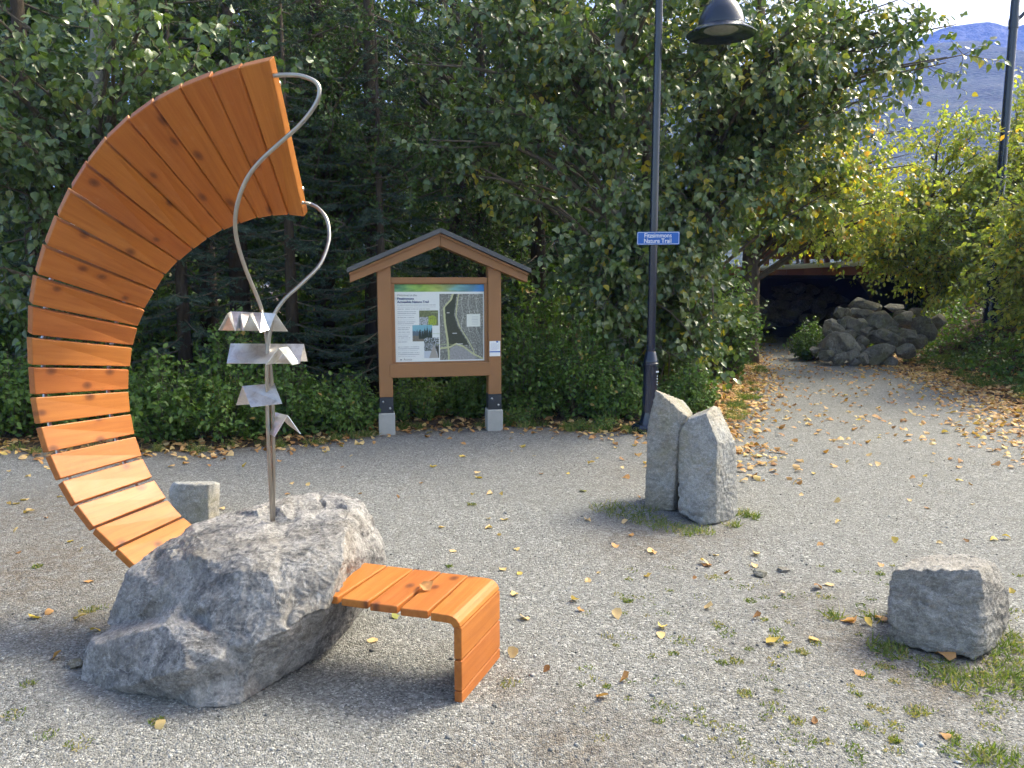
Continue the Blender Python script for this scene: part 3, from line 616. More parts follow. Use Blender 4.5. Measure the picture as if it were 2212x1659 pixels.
for nm, a, b in (('frame_strip', (-inner, -.040, z_bb1), (-px, .0, z_tb0)), ('frame_strip', (px, -.040, z_bb1), (inner, .0, z_tb0)), ('frame_strip', (-px, -.038, z_bb1), (px, .0, pz0 - .002)), ('frame_strip', (-px, -.038, pz1 + .002), (px, .0, z_tb0))):
    MB().box(a, b).build(nm, PAINTWOOD, kiosk, bevel=0.002)
# roof: two rafters per face, two metal sheets, barge boards
ap = kz(500); ev = kz(584); wr = 0.905                     # apex, underside at the eave, half width
sl = (ap - 0.03 - ev) / wr
for s in (-1, 1):
    MB().prism([(0.0015*s, ap - .032), (wr*s, ev - .032 + 0.0), (wr*s, ev - .125), (0.0015*s, ap - .150)], -.12, .12).build('rafter', PAINTWOOD, kiosk, bevel=0.003)
    MB().prism([(0.0015*s, ap - .026), (wr*s*1.005, ev - .028), (wr*s*1.005, ev - .050), (0.0015*s, ap - .048)], -.150, -.1205).build('barge_board', PAINTWOOD, kiosk, bevel=0.002)
    MB().prism([(0.001*s, ap + .026), (wr*1.03*s, ev + .018), (wr*1.03*s, ev - .028), (0.001*s, ap - .022)], -.185, .185).build('roof_sheet', ROOFMETAL, kiosk, bevel=0.003)
# printed panel: flat print coloured cell by cell
W_, H_ = 2 * px, pz1 - pz0; nx_, ny_ = 260, 214
U, Vv = np.meshgrid(np.linspace(0, 1, nx_), np.linspace(0, 1, ny_)); u = U.ravel(); v = 1 - Vv.ravel()     # v down from the top
P3 = np.stack([u * 40, v * 34, 0 * u], 1); colr = np.tile(np.array([0.72, 0.74, 0.72]), (len(u), 1))
def rect(x0, x1, y0, y1): return (u >= x0) & (u <= x1) & (v >= y0) & (v <= y1)
def paint(m, c): colr[m] = c if np.ndim(c) == 1 else c[m]
hd = v < 0.095; g = fbm(np.stack([u * 6 + v * 9, u * 3 - v * 14, 0*u], 1), 3)
gr = np.stack([np.interp(u + 0.12*g, [0, .3, .5, .72, 1], [.16, .35, .42, .20, .07]), np.interp(u + .12*g, [0, .3, .5, .72, 1], [.42, .56, .50, .40, .26]), np.interp(u + .12*g, [0, .3, .5, .72, 1], [.22, .10, .14, .38, .62])], 1) * (0.8 + 0.5 * g[:, None])
paint(hd, np.clip(gr, 0.02, .8))
m = rect(.495, .985, .125, .985); n1 = fbm(P3 * 1.6, 3); hs = noise3(P3 * 2.6 + 40) 
base = np.stack([.15 + .05*n1, .155 + .05*n1, .135 + .05*n1], 1); base[hs > .16] = (.50, .50, .47); paint(m, base)
lx = np.interp(v, [.1, .2, .3, .5, .7, .9, 1], [.66, .63, .55, .56, .585, .60, .60]); rx_ = np.interp(v, [.1, .2, .4, .55, .7, .8, .88], [.70, .68, .66, .70, .78, .83, .86])
paint(m & (u > lx) & (u < rx_) & (v < .85 - .06*np.sin((u-.6)*9)), np.stack([.055 + .025*n1, .062 + .025*n1, .045 + .02*n1], 1))
road = np.array([.48, .49, .28])
for f, wd in ((lx - .005, .011), (rx_ + .02, .006)): paint(m & (np.abs(u - f) < wd), road)
vr = np.interp(u, [.5, .6, .68, .76, .86, .97], [.83, .82, .775, .81, .90, .97]); paint(m & (np.abs(v - vr) < .012), road)
paint(m & (v > vr + .015) & (u > .61) & (u < .9), np.stack([.30 + .12*n1]*3, 1)); 
for xr in (.75, .83, .92): paint(m & (np.abs(u - xr - .01*np.sin(v*20)) < .003) & (v < .62), np.array([.42, .43, .38]))
paint(rect(.80, .955, .385, .55), np.array([.70, .72, .66]))
for k in range(6): paint(rect(.86, .93, .42 + .02*k, .425 + .02*k), np.array([.48, .5, .5]))
n2 = fbm(P3 * 2.2 + 9, 3)
m1 = rect(.27, .48, .335, .535); paint(m1, np.stack([.16 + .2*n2, .18 + .22*n2, .09 + .12*n2], 1).clip(.01)); paint(m1 & (np.hypot((u-.41)*1.3, v-.47) < .07) & (n2 > -.15), np.array([.36, .45, .06])); paint(m1 & (u < .37) & (v > .42) & (n2 > -.1), np.array([.45, .47, .52]))
m2_ = rect(.19, .41, .525, .735); paint(m2_, np.array([.20, .42, .50])); paint(m2_ & (v > .60 - .05*n2), np.array([.10, .14, .18])); paint(m2_ & (v > .66 + .03*n2), np.stack([.18 + .1*n2, .16 + .1*n2, .12 + .08*n2], 1).clip(.01))
tr = (np.abs(u - .355) < (v - .53) * .12) | ((np.abs(((u*38) % 1) - .5) < (v - .57 - .02*np.sin(u*90)) * 6) & (u > .26)); paint(m2_ & tr & (v < .70), np.array([.03, .045, .035]))
m3 = rect(.32, .485, .69, .955); paint(m3, np.array([.50, .54, .60])); paint(m3 & (n2 > -.08) & (v < .86), np.array([.05, .06, .035])); paint(m3 & (np.abs(u - .425) < (v - .77) * .28), np.array([.34, .32, .29])); paint(m3 & (u - .44 > (v - .77) * .2) & (v > .8), np.array([.05, .05, .04]))
tn = noise3(np.stack([u * 160, np.floor(v * 37) * 7.7, 0*u], 1))
def lines(x0, x1, y0, k, st):
    for j in range(k):
        y = y0 + j * st; e = x1 - (.02 if j % 3 == 2 else 0) - (.1 * (x1-x0) if j == k-1 else 0); paint(rect(x0, e, y, y + .008) & (tn > -.22), np.array([.40, .41, .43]))
lines(.03, .455, .262, 3, .025); lines(.03, .235, .345, 4, .025); lines(.03, .225, .452, 4, .025); lines(.03, .165, .552, 2, .025); lines(.03, .165, .61, 6, .025); lines(.03, .265, .80, 6, .025)
for yv, x0, x1 in ((.365, .40, .50), (.635, .40, .52), (.775, .45, .64)): paint(rect(x0, x1, yv, yv + .005), np.array([.36, .45, .22]))
for yv, x0, x1 in ((.365, .578, .61), (.635, .64, .69), (.775, .68, .755)): paint(rect(x0, x1, yv - .003, yv + .006), np.array([.62, .63, .6]))
paint((np.abs(u - .06) < .012) & (np.abs(v - .968 - np.abs(u - .06)*.5) < .006), np.array([.12, .16, .2]))
Vp = np.stack([-px + u * W_, np.full(len(u), -.018), pz1 - v * H_], 1)
ii = (np.arange(ny_ - 1)[:, None] * nx_ + np.arange(nx_ - 1)[None]).ravel()
Fp = np.stack([ii, ii + 1, ii + nx_ + 1, ii + nx_], 1)
pan = link('panel', fastmesh('panel', Vp, Fp, 4, False, {'paint': np.column_stack([colr, np.ones(len(u))])}), PRINT, kiosk); pan['label'] = 'printed map panel with trail text and photographs'
bk = MB().box((-px, -.014, pz0), (px, -.004, pz1)).build('panel_back', SIGNWHITE, kiosk)
def ptxt(t, size, uu, vv, mt, bold): text_mesh(t, size, 'lettering', mt, pan, (-px + uu * W_, -.0195, pz1 - vv * H_), (R(90), 0, 0), bold)
ptxt('Welcome to the', .030, .028, .140, GREYINK, 0.0); ptxt('Fitzsimmons', .034, .028, .184, INK, .0009); ptxt('Accessible Nature Trail', .034, .028, .226, INK, .0009); ptxt('Access', .031, .088, .968, GREYINK, .0)
# small notice on the right post
nl = empty('notice', (0, 0, 0)); nl.parent = None
q0 = at(1058, 770, 8.2); q1 = at(1081.5, 737, 8.2); nw, nh = q1[0] - q0[0], q1[2] - q0[2]
nl.location = Vector((kc[0], kc[1], 0)) + Matrix.Rotation(ka, 3, 'Z') @ Vector((hw, -.0725, (q0[2] + q1[2]) / 2)); nl.rotation_euler = (0, 0, ka)
tag(nl, 'small white notice with blue stripe on the right kiosk post', 'notice')
MB().box((-nw/2, -.002, -nh/2), (nw/2, .002, nh/2)).build('plate', SIGNWHITE, nl, bevel=.001)
MB().box((-nw/2, -.0035, -nh*.24), (nw/2, -.0025, -nh*.17)).build('stripe', SIGNBLUE, nl)
MB().box((nw*.12, -.0035, nh*.40), (nw*.30, -.0025, nh*.49)).build('emblem', SIGNBLUE, nl)
b = MB()
for k in range(7): b.box((-nw*.36, -.0035, nh*(.32 - .065*k)), (nw*(.18 if k in (0, 6) else .36), -.0025, nh*(.335 - .065*k)))
b.build('text_lines', simple('notice ink', (.42, .46, .62), .6, .02), nl)

# ------------------------------------------------------------------ lamp posts and trail sign
LX, LY = 1.451, 8.193
lamp = empty('street_lamp', (LX, LY, 0)); tag(lamp, 'dark navy lamp post with hanging bell lamp and trail sign', 'street lamp')
def lz(py): return at(1420, py, LY)[2]
zf = lz(790)
MB().lathe([(.19, -.05), (.19, .055), (.165, .085)], (0,0,0), 8).build('base', NAVY, lamp, bevel=.006)
MB().lathe([(.115, .085), (.095, .14), (.085, .18), (.079, .22), (.077, zf)], (0,0,0), 28).build('lower_shaft', NAVY, lamp, True, auto=R(35))
MB().lathe([(.077, zf), (.086, zf + .006), (.086, zf + .028), (.080, zf + .034), (.082, zf + .046), (.078, zf + .055), (.056, zf + .145), (.052, zf + .15), (.052, zf + .17), (.046, zf + .172)], (0,0,0), 28).build('collar', NAVY, lamp, True, auto=R(35))
ZT = 5.35
MB().lathe([(.046, zf + .172), (.0415, 3.2), (.036, ZT)], (0,0,0), 24).build('pole', NAVY, lamp, True, auto=R(35))
rim = at(1557, 74, LY - .05); hx = rim[0] - LX
MB().tube(spline([(0, 0, ZT - .25), (.08, 0, ZT + .12), (hx * .55, -.03, ZT + .27), (hx, -.05, ZT + .12), (hx, -.05, ZT - .1)], 30), .026, 10).build('arm', NAVY, lamp, True)
rz_ = rim[2]; RR = .335
head = MB().lathe([(.115, rz_ + .60), (.115, rz_ + .36), (.095, rz_ + .345), (.105, rz_ + .325), (.16, rz_ + .27), (.20, rz_ + .19), (.222, rz_ + .11), (.225, rz_ + .085), (.232, rz_ + .08), (.232, rz_ + .068), (.27, rz_ + .045), (RR, rz_), (RR, rz_ - .008), (.25, rz_ + .03), (.19, rz_ + .035)], (hx, -.05, 0), 40).build('lamp_shade', NAVY, lamp, True, auto=R(40))
MB().tube([(hx, -.05, ZT - .12), (hx, -.05, rz_ + .59)], .03, 10).build('hanger', NAVY, lamp, True)
MB().lathe([(.001, rz_ + .002), (.10, rz_ + .010), (.165, rz_ + .034), (.185, rz_ + .045)], (hx, -.05, 0), 32).build('lens', LENS, lamp, True)
MB().box((.045, -.072, lz(803)), (.074, -.058, lz(800))).build('marker', SIGNWHITE, lamp)
b = MB()
for k in range(4): b.box((.058, -.066, lz(812 + 6*k)), (.066, -.057, lz(809.5 + 6*k)))
b.build('marker', SIGNWHITE, lamp)
s0 = at(1376, 528.5, LY - .055); s1 = at(1468, 500.5, LY - .055); sw, sh = s1[0] - s0[0], s1[2] - s0[2]
sg = empty('trail_sign', ((s0[0] + s1[0]) / 2, LY - .055, (s0[2] + s1[2]) / 2), R(-1)); sg.rotation_euler = (0, R(-.4), R(-2)); tag(sg, 'blue trail name sign with white border bolted to the lamp post', 'sign')
def rrect(hx_, hz_, r, y0, y1, nm, mt):
    poly = []
    for cx, cz, a0 in ((hx_-r, hz_-r, 0), (-hx_+r, hz_-r, 90), (-hx_+r, -hz_+r, 180), (hx_-r, -hz_+r, 270)):
        for a in (0, 30, 60, 90): poly.append((cx + r*math.cos(R(a0+a)), cz + r*math.sin(R(a0+a))))
    return MB().prism(poly, y0, y1).build(nm, mt, sg)
rrect(sw/2, sh/2, .010, -.0015, .0015, 'plate', SIGNBLUE); rrect(sw/2 - .005, sh/2 - .005, .008, -.0022, -.0016, 'border', SIGNWHITE); rrect(sw/2 - .009, sh/2 - .009, .006, -.003, -.0023, 'face', SIGNBLUE)
text_mesh('Fitzsimmons', .062, 'lettering', SIGNWHITE, sg, (-.004, -.0036, .026), (R(90), 0, 0), .0006, 'CENTER', .90)
text_mesh('Nature Trail', .062, 'lettering', SIGNWHITE, sg, (-.006, -.0036, -.028), (R(90), 0, 0), .0006, 'CENTER', .90)
for zz in (sh/2 - .006, -sh/2 + .022):
    bo = MB().lathe([(.006, 0), (.004, .004)], (0,0,0), 8).build('bolt', BOLT, sg, True); bo.location = (-.005, -.003, zz); bo.rotation_euler = (R(90), 0, 0)
MB().box((-.02, .0016, -.05), (.02, .014, .05)).build('bracket', DARKSTEEL, sg)
l2 = empty('street_lamp', tuple(at(2160, 900, 13.0)[:2]) + (0.9,)); tag(l2, 'distant grey lamp pole rising behind the yellow-green bushes at right', 'street lamp')
pb = at(2163, 380, 13.0); pt = at(2192, -60, 13.0); l2.location = (pb[0], 13.0, .9)
MB().lathe([(.10, 0), (.095, .6), (.072, .75), (.062, 5.6)], (0,0,0), 20).build('pole', NAVY, l2, True, auto=R(35))
jb = at(2186, 50, 13.0) - np.array(l2.location)
MB().lathe([(.075, jb[2] - .08), (.075, jb[2] + .06)], (0,0,0), 20).build('clamp', NAVY, l2, True, auto=R(35))
MB().tube(spline([(0, 0, jb[2]), (.35, 0, jb[2] + .3), (.9, 0, jb[2] + .5), (1.5, 0, jb[2] + .45)], 14), .028, 8).build('arm', NAVY, l2, True)
MB().lathe([(.05, jb[2] + .45), (.2, jb[2] + .2), (.34, jb[2] + .1), (.34, jb[2] + .08), (.05, jb[2] + .12)], (1.5, 0, 0), 24).build('lamp_shade', NAVY, l2, True)

# ------------------------------------------------------------------ rock walls, bridge, house behind the trees
Wz = zoomer(1700, 500, 3.16)
_ico = bmesh.new(); bmesh.ops.create_icosphere(_ico, subdivisions=4, radius=1); ICO_V = np.array([v.co for v in _ico.verts]); ICO_F = np.array([[v.index for v in f.verts] for f in _ico.faces]); _ico.free()
def cobble(r, seed):
    rs = np.random.RandomState(seed); V = ICO_V.copy()
    for _ in range(17):
        n = rs.normal(size=3); n /= np.linalg.norm(n); d = rs.uniform(.5, .8); e = V @ n - d; V -= np.outer(np.clip(e, 0, None), n)
    V *= 1 + .07 * fbm(V * 1.3 + seed, 3)[:, None] + .03 * fbm(V * 7 + seed, 3)[:, None]
    V /= np.abs(V).max(0); return V * np.array(r)
def rocks(name, label, cat, loc, lst, Yf, mat, rfac=1.07):
    t = empty(name, loc); tag(t, label, cat)
    for i, (cx, cy, rx, ry, tilt) in enumerate(lst):
        dpx, dpy = Wz(cx, cy); Y = Yf(dpy); p = at(dpx, dpy, Y); s = Y / FPX * .2917 * rfac
        me = fastmesh('stone', cobble((rx * s * 1.1, (rx + ry) * .55 * s, ry * s * 1.12), i * 7 + 3), ICO_F, 3, True)
        o = link('stone', me, mat, t); o.location = Vector(p) - Vector(loc); o.rotation_euler = (0, R(tilt), 0)
    return t
wl = [(980,670,60,42,0),(1085,692,95,38,6),(1260,700,72,28,2),(850,742,38,42,0),(895,742,34,34,0),(960,735,55,30,0),(1030,758,64,42,0),(1130,805,122,78,-8),(1290,758,52,34,0),(1330,792,88,68,-10),(850,835,38,62,0),(925,792,52,28,0),(945,845,54,58,0),(1005,838,48,52,0),
      (1460,855,78,82,0),(790,972,64,84,18),(880,985,92,82,30),(980,905,44,26,0),(1010,952,54,58,0),(1140,915,124,66,4),(920,1055,54,50,0),(1000,1005,44,44,0),(1120,1035,114,74,-4),(1090,1132,40,24,0),(660,1012,36,27,0),(795,850,60,66,10),(1230,870,60,40,0),(1400,740,60,34,0),(770,900,40,40,0),(900,900,50,36,0),(1040,880,50,36,0),(1560,800,60,50,0),(850,1075,62,44,0),(1010,1085,62,46,0),(755,1055,48,38,0),(1215,1085,74,46,0),(1255,965,84,64,6),(1340,905,74,58,0),(1430,945,64,54,0),(1330,1020,70,50,0),(960,1100,50,36,0)]
rocks('retaining_wall', 'stacked boulder wall at the foot of the bank beside the path', 'rock wall', (7.0, 14.8, 0), wl, lambda py: 14.55 + max(0, (775 - py)) * .010, WALLSTONE)
uw = [(310,680,64,42,0),(430,685,80,42,-6),(565,685,80,44,4),(685,685,64,42,0),(330,755,90,52,6),(490,745,94,48,-5),(690,750,44,52,20),(785,745,54,50,0),(470,622,64,28,0),(600,622,66,32,0),(750,628,74,34,0),(850,640,50,36,0),(390,612,40,24,0),(250,720,60,50,0),(240,650,60,40,0),(600,790,70,40,0),(420,810,70,34,0),(300,820,70,34,0),(880,700,60,40,0),(200,790,60,50,0),(520,560,60,40,0),(640,565,60,36,0),(760,570,60,36,0),(400,560,60,36,0)]
rocks('abutment_wall', 'dark stone wall in the shade under the bridge', 'rock wall', (7.5, 21.5, 0), uw, lambda py: 21.3 + max(0, (700 - py)) * .006, WALLSTONE)
br = empty('footbridge', (7.5, 20, 0)); tag(br, 'brown footbridge with white pipe rail crossing above the dark underpass', 'bridge')
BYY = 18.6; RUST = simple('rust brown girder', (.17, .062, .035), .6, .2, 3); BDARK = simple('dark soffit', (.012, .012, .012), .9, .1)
def bx(x): return at(Wz(x, 450)[0], Wz(x, 450)[1], BYY)[0] - 7.5
def bzz(y): return at(Wz(600, y)[0], Wz(600, y)[1], BYY)[2]
y0b = BYY - 20
MB().box((bx(-300), y0b, bzz(457)), (bx(3000), y0b + .2, bzz(396))).build('girder', RUST, br, bevel=.01)
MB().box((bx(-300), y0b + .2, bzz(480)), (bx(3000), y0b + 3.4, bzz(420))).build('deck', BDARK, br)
MB().tube([(bx(150), y0b - .08, bzz(412)), (bx(1400), y0b - .08, bzz(350))], .055, 12).build('pipe_rail', simple('white pipe', (.62, .64, .66), .35, .05), br, True)
for k in range(9): MB().box((bx(200 + 130*k) - .03, y0b - .03, bzz(455)), (bx(200 + 130*k) + .03, y0b, bzz(398))).build('stiffener', RUST, br)
for k in range(8):
    MB().box((bx(160 + 150*k) - .05, y0b + .05, bzz(396)), (bx(160 + 150*k) + .05, y0b + .15, bzz(170))).build('railing_post', RUST, br)
for k in range(7): MB().box((bx(180 + 150*k), y0b + .09, bzz(340)), (bx(290 + 150*k), y0b + .12, bzz(215))).build('railing_board', RUST, br)
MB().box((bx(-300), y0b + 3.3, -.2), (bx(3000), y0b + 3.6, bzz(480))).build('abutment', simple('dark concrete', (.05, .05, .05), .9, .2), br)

hs_ = empty('house', (-1.0, 27, 0)); tag(hs_, 'peach walled house glimpsed through the trees above the kiosk', 'house')
PEACH = simple('peach render', (.62, .38, .26), .8, .05); 
MB().box((-2.2, 0, 0), (2.4, 6, 5.4)).build('wall', PEACH, hs_)
MB().prism([(-2.8, 5.41), (.1, 7.2), (3.0, 5.41)], -.6, 6.6).build('roof', ROOFMETAL, hs_)
for x in (-1.2, 1.0):
    wd = MB().box((x - .5, -.04, 2.2), (x + .5, -.003, 3.6)).build('window', SIGNWHITE, hs_); MB().box((x - .42, -.06, 2.3), (x + .42, -.045, 3.5)).build('pane', simple('pane', (.04, .05, .06), .1, .1), wd)
# ------------------------------------------------------------------ vegetation
def unit(v): return v / np.maximum(np.linalg.norm(v, axis=-1, keepdims=True), 1e-9)
HEART_V = np.array([(0,0,0), (-.34,.14,.05), (-.37,.42,.07), (-.16,.78,.03), (0,1.0,-.10), (.16,.78,.03), (.37,.42,.07), (.34,.14,.05), (0,.42,-.02)])
HEART_F = np.array([(8,0,1),(8,1,2),(8,2,3),(8,3,4),(8,4,5),(8,5,6),(8,6,7),(8,7,0)])
OVAL_V = np.array([(0,0,0), (-.30,.40,.06), (0,1.0,-.06), (.30,.40,.06), (-.2,.75,.03), (.2,.75,.03)]); OVAL_F = np.array([(0,2,1),(0,3,2),(1,2,4),(3,5,2)])
def place_leaves(pos, dr, nr, size, tv, tf):
    Y = unit(dr); X = unit(np.cross(Y, nr)); Z = np.cross(X, Y)
    V = pos[:, None] + size[:, None, None] * (tv[None, :, 0, None] * X[:, None] + tv[None, :, 1, None] * Y[:, None] + tv[None, :, 2, None] * Z[:, None])
    n, k = len(pos), len(tv); Fc = (tf[None] + (np.arange(n) * k)[:, None, None]).reshape(-1, 3)
    return V.reshape(-1, 3), Fc
def leaf_mesh(name, pos, dr, nr, size, tint, tv, tf):
    V, Fc = place_leaves(pos, dr, nr, size, tv, tf); return fastmesh(name, V, Fc, 3, False, {'tint': np.repeat(tint, len(tv))})
def twig_mesh(name, P0, P1, r0, r1, extra=None):
    t = unit(P1 - P0); a = unit(np.cross(t, np.array([.3, .2, .93]))); b = np.cross(t, a); V = []
    for P, r in ((P0, r0), (P1, r1)):
        for j in range(3):
            q = 2 * math.pi * j / 3; V.append(P + (a * math.cos(q) + b * math.sin(q)) * np.reshape(r, (-1, 1)))
    V = np.stack(V, 1).reshape(-1, 3); n = len(P0); i = np.arange(n)[:, None] * 6
    Fc = np.concatenate([i + np.array([[j, (j+1) % 3, 3 + (j+1) % 3, 3 + j]]) for j in range(3)])
    return V, Fc
def build_limbs(paths):                              # list of (points, radii): one mesh
    b = MB()
    for p, r in paths: b.tube(p, r, 6)
    return b
def trunk_path(base, h, lean, rs, wob=.05):
    n = 9; z = np.linspace(0, h, n); p = np.stack([base[0] + lean[0] * z / h, base[1] + lean[1] * z / h, base[2] + z], 1)
    p[1:, :2] += np.cumsum(rs.normal(size=(n - 1, 2)) * wob, 0) * .5; return p
def broadleaf(name, label, cat, base, h, r0, crowns, leafmat, bark, seed, leaf=.085, n_leaf=16, twig=.45, group=None, tmpl=(HEART_V, HEART_F), hang=.7, tint=(.45, .28), lean=(0, 0), nlimb=.08, singles=0, extra_trunks=(), face=(0, -1, .3)):
    rs = np.random.RandomState(seed); root = empty(name, tuple(base)); tag(root, label, cat, group); B0 = np.array(base, float)
    tp_ = trunk_path(base, h, lean, rs); tb = MB().tube(spline(tp_, 26), list(np.linspace(r0, r0 * .25, 26) + r0 * .5 * np.exp(-np.linspace(0, 14, 26))), 14)
    for et in extra_trunks: tb.tube(spline(et[0], 20), list(np.linspace(et[1], et[1] * .4, 20)), 10)
    tb.v = [tuple(np.array(v) - B0) for v in tb.v]; tb.build('trunk', bark, root, True)
    S, Dv, limbs, T = [], [], [], []
    for (c, r, n) in crowns:
        c = np.array(c, float); r = np.array(r, float); nl = max(2, int(n * nlimb)); d = unit(rs.normal(size=(nl, 3))) * (rs.uniform(.25, 1, (nl, 1)) ** .5); tips = c + d * r * .92
        for tpt in tips:
            hd = math.hypot(tpt[0] - tp_[0, 0], tpt[1] - tp_[0, 1]); zz = np.clip(tpt[2] - .35 * hd - rs.uniform(0, .6), base[2] + .25 * h * .6, base[2] + h * .97) if tpt[2] > base[2] + .2*h else np.clip(tpt[2] + .5 * hd, base[2] + .3, base[2] + h * .9)
            a = np.array([np.interp(zz, tp_[:, 2], tp_[:, k]) for k in range(3)]); mid = (a + tpt) / 2 + np.array([0, 0, .12 * hd]) + rs.normal(size=3) * .08
            pts = spline([a, mid, tpt], 8); rr = np.linspace(min(r0 * .4, .012 + .010 * hd), .005, 8); limbs.append((pts, list(rr)))
        li = rs.randint(0, nl, n); u = rs.uniform(.35, 1, n) ** .7; idx = len(limbs) - nl
        org = np.array([limbs[idx + a][0][int(round(b * 7))] for a, b in zip(li, u)])
        e = unit(rs.normal(size=(n, 3)) + unit(org - c) * .5 + np.array([0, 0, -.15])); end = org + e * rs.uniform(.5, 1.25, (n, 1)) * twig * 1.4
        S.append(org); Dv.append(end)
    S = np.concatenate(S); E_ = np.concatenate(Dv)
    V1, F1 = twig_mesh('t', S - B0, E_ - B0, np.full(len(S), .0045), np.full(len(S), .0015))
    lb = build_limbs(limbs); lv = np.array(lb.v) - B0; 
    me = bpy.data.meshes.new('limbs'); off = len(lv)
    me.from_pydata([tuple(v) for v in lv] + [tuple(v) for v in V1], [], [f for f in lb.f] + [tuple(f + off) for f in F1]); me.update()
    link('limbs', me, TWIG, root)
    N = len(S) * n_leaf; ti = np.repeat(np.arange(len(S)), n_leaf); t = rs.uniform(.12, 1.05, N)
    tw = unit(E_ - S)[ti]; side = unit(rs.normal(size=(N, 3)))
    pos = S[ti] + (E_ - S)[ti] * t[:, None] + side * rs.uniform(.015, .055, (N, 1)) * (leaf / .085)
    dr = unit(side * .8 + tw * .35 + np.array([0, 0, -hang]) + rs.normal(size=(N, 3)) * .25); nr = unit(rs.normal(size=(N, 3)) * .8 + np.array(face) * .9 + np.array([0, 0, .35]))
    sz = leaf * rs.uniform(.6, 1.2, N); tn_ = np.clip(tint[0] + tint[1] * (.7 * rs.normal(size=N) + .7 * rs.normal(size=len(S))[ti] * .8), 0, 1)
    if singles:
        uu = pos - CAMP; zc_ = uu[:, 1] * math.cos(PITCH) - uu[:, 2] * math.sin(PITCH); yc = uu[:, 1] * math.sin(PITCH) + uu[:, 2] * math.cos(PITCH)
        vis = (zc_ > .5) & (np.abs(uu[:, 0] / zc_) < .64) & (np.abs(yc / zc_) < .48); k = np.argsort(np.where(vis, np.linalg.norm(uu, axis=1) / sz, 1e9))[:singles]
        tmps = [leaf_mesh('leaf', np.zeros((1, 3)), np.array([[0, 1, 0.]]), np.array([[0, 0, 1.]]), np.ones(1), np.array([q]), *tmpl) for q in np.linspace(.02, .98, 9)]
        for q in tmps: q.materials.append(leafmat)
        Yk = unit(dr[k]); Xk = unit(np.cross(Yk, nr[k])); Zk = np.cross(Xk, Yk)
        for j, i in enumerate(k):
            o = link('leaf', tmps[int(np.clip(tn_[i] * 9, 0, 8))], None, root); s = sz[i]
            o.matrix_local = Matrix([[Xk[j, q] * s, Yk[j, q] * s, Zk[j, q] * s, pos[i, q] - B0[q]] for q in range(3)] + [[0, 0, 0, 1]])
        m_ = np.ones(N, bool); m_[k] = False; pos, dr, nr, sz, tn_ = pos[m_], dr[m_], nr[m_], sz[m_], tn_[m_]
    cr = link('crown', leaf_mesh('crown', pos - B0, dr, nr, sz, tn_, *tmpl), leafmat, root); cr['kind'] = 'stuff'
    return root
def spruce_mesh(h, rad, seed, zmin=.25, nb=70, dens=1.0):
    rs = np.random.RandomState(seed); P0, P1, br_ = [], [], []
    for i in range(nb):
        z = zmin + (h - zmin) * (i + rs.uniform(0, .8)) / nb; az = i * 2.4 + rs.normal() * .2; L = rad * (1 - (z / h) ** 1.1) * rs.uniform(.75, 1.1) + .12
        d = np.array([math.cos(az), math.sin(az), 0]); n = 9
        t = np.linspace(0, 1, n)[:, None]; pts = np.array([0, 0, z]) + d * L * t + np.array([0, 0, 1.0]) * (-.28 * L * t + .16 * L * t ** 3); br_.append((pts, list(np.linspace(.016, .004, n))))
        sd_ = np.cross(d, [0, 0, 1]); m = max(6, int(L * 30 * dens))
        for k in range(m):
            tt = rs.uniform(.15, 1); o = np.array([np.interp(tt, t[:, 0], pts[:, q]) for q in range(3)]); sgn = 1 if k % 2 else -1
            e = sd_ * sgn * .75 + d * .7 + np.array([0, 0, -.25]) + rs.normal(size=3) * .15; l = rs.uniform(.12, .30) * (1.2 - .6 * tt)
            P0.append(o); P1.append(o + unit(e) * l)
    P0, P1 = np.array(P0), np.array(P1); nn = 46; N = len(P0) * nn; ti = np.repeat(np.arange(len(P0)), nn); t = rs.uniform(0, 1.02, N); tw = unit(P1 - P0)[ti]
    rd = unit(rs.normal(size=(N, 3))); rd = unit(rd - tw * (rd * tw).sum(1, keepdims=True)); dr = unit(tw * .75 + rd * .8 + np.array([0, 0, .15])); pos = P0[ti] + (P1 - P0)[ti] * t[:, None]
    L = rs.uniform(.022, .042, N)[:, None]; sd_ = unit(np.cross(dr, rs.normal(size=(N, 3)))) * .0052
    V = np.stack([pos - sd_, pos + sd_, pos + dr * L], 1).reshape(-1, 3); Fc = np.arange(3 * N).reshape(-1, 3)
    tn_ = np.clip(.35 + .3 * t + .18 * rs.normal(size=N), 0, 1)
    nm = fastmesh('needles', V, Fc, 3, False, {'tint': np.repeat(tn_, 3)}); nm.materials.append(NEEDLE)
    b = build_limbs(br_); V1, F1 = twig_mesh('t', P0, P1, np.full(len(P0), .003), np.full(len(P0), .0012)); off = len(b.v)
    lm = bpy.data.meshes.new('limbs'); lm.from_pydata([tuple(v) for v in b.v] + [tuple(v) for v in V1], [], b.f + [tuple(f + off) for f in F1]); lm.update(); lm.materials.append(TWIG)
    tr = MB().tube([(0, 0, -.1), (0, 0, h * .5), (0, 0, h)], [.05 + h * .013, .03 + h * .006, .01], 10); tm = pmesh('trunk', tr.v, tr.f, True); tm.materials.append(BARK_DARK)
    return nm, lm, tm
SPR = [spruce_mesh(7.5, 1.7, 1, .2, 80), spruce_mesh(8.5, 1.9, 2, .3, 90)]
def spruce(loc, k, rz, sc, label):
    root = empty('spruce_tree', loc, rz); root.scale = (sc, sc, sc); tag(root, label, 'tree', 'dark spruces in the wood')
    for n, me in zip(('crown', 'limbs', 'trunk'), SPR[k]):
        o = link(n, me, None, root)
        if n == 'crown': o['kind'] = 'stuff'
spruce((-3.3, 9.6, 0), 0, .3, 1.0, 'dark blue-green spruce right behind the slatted arc')
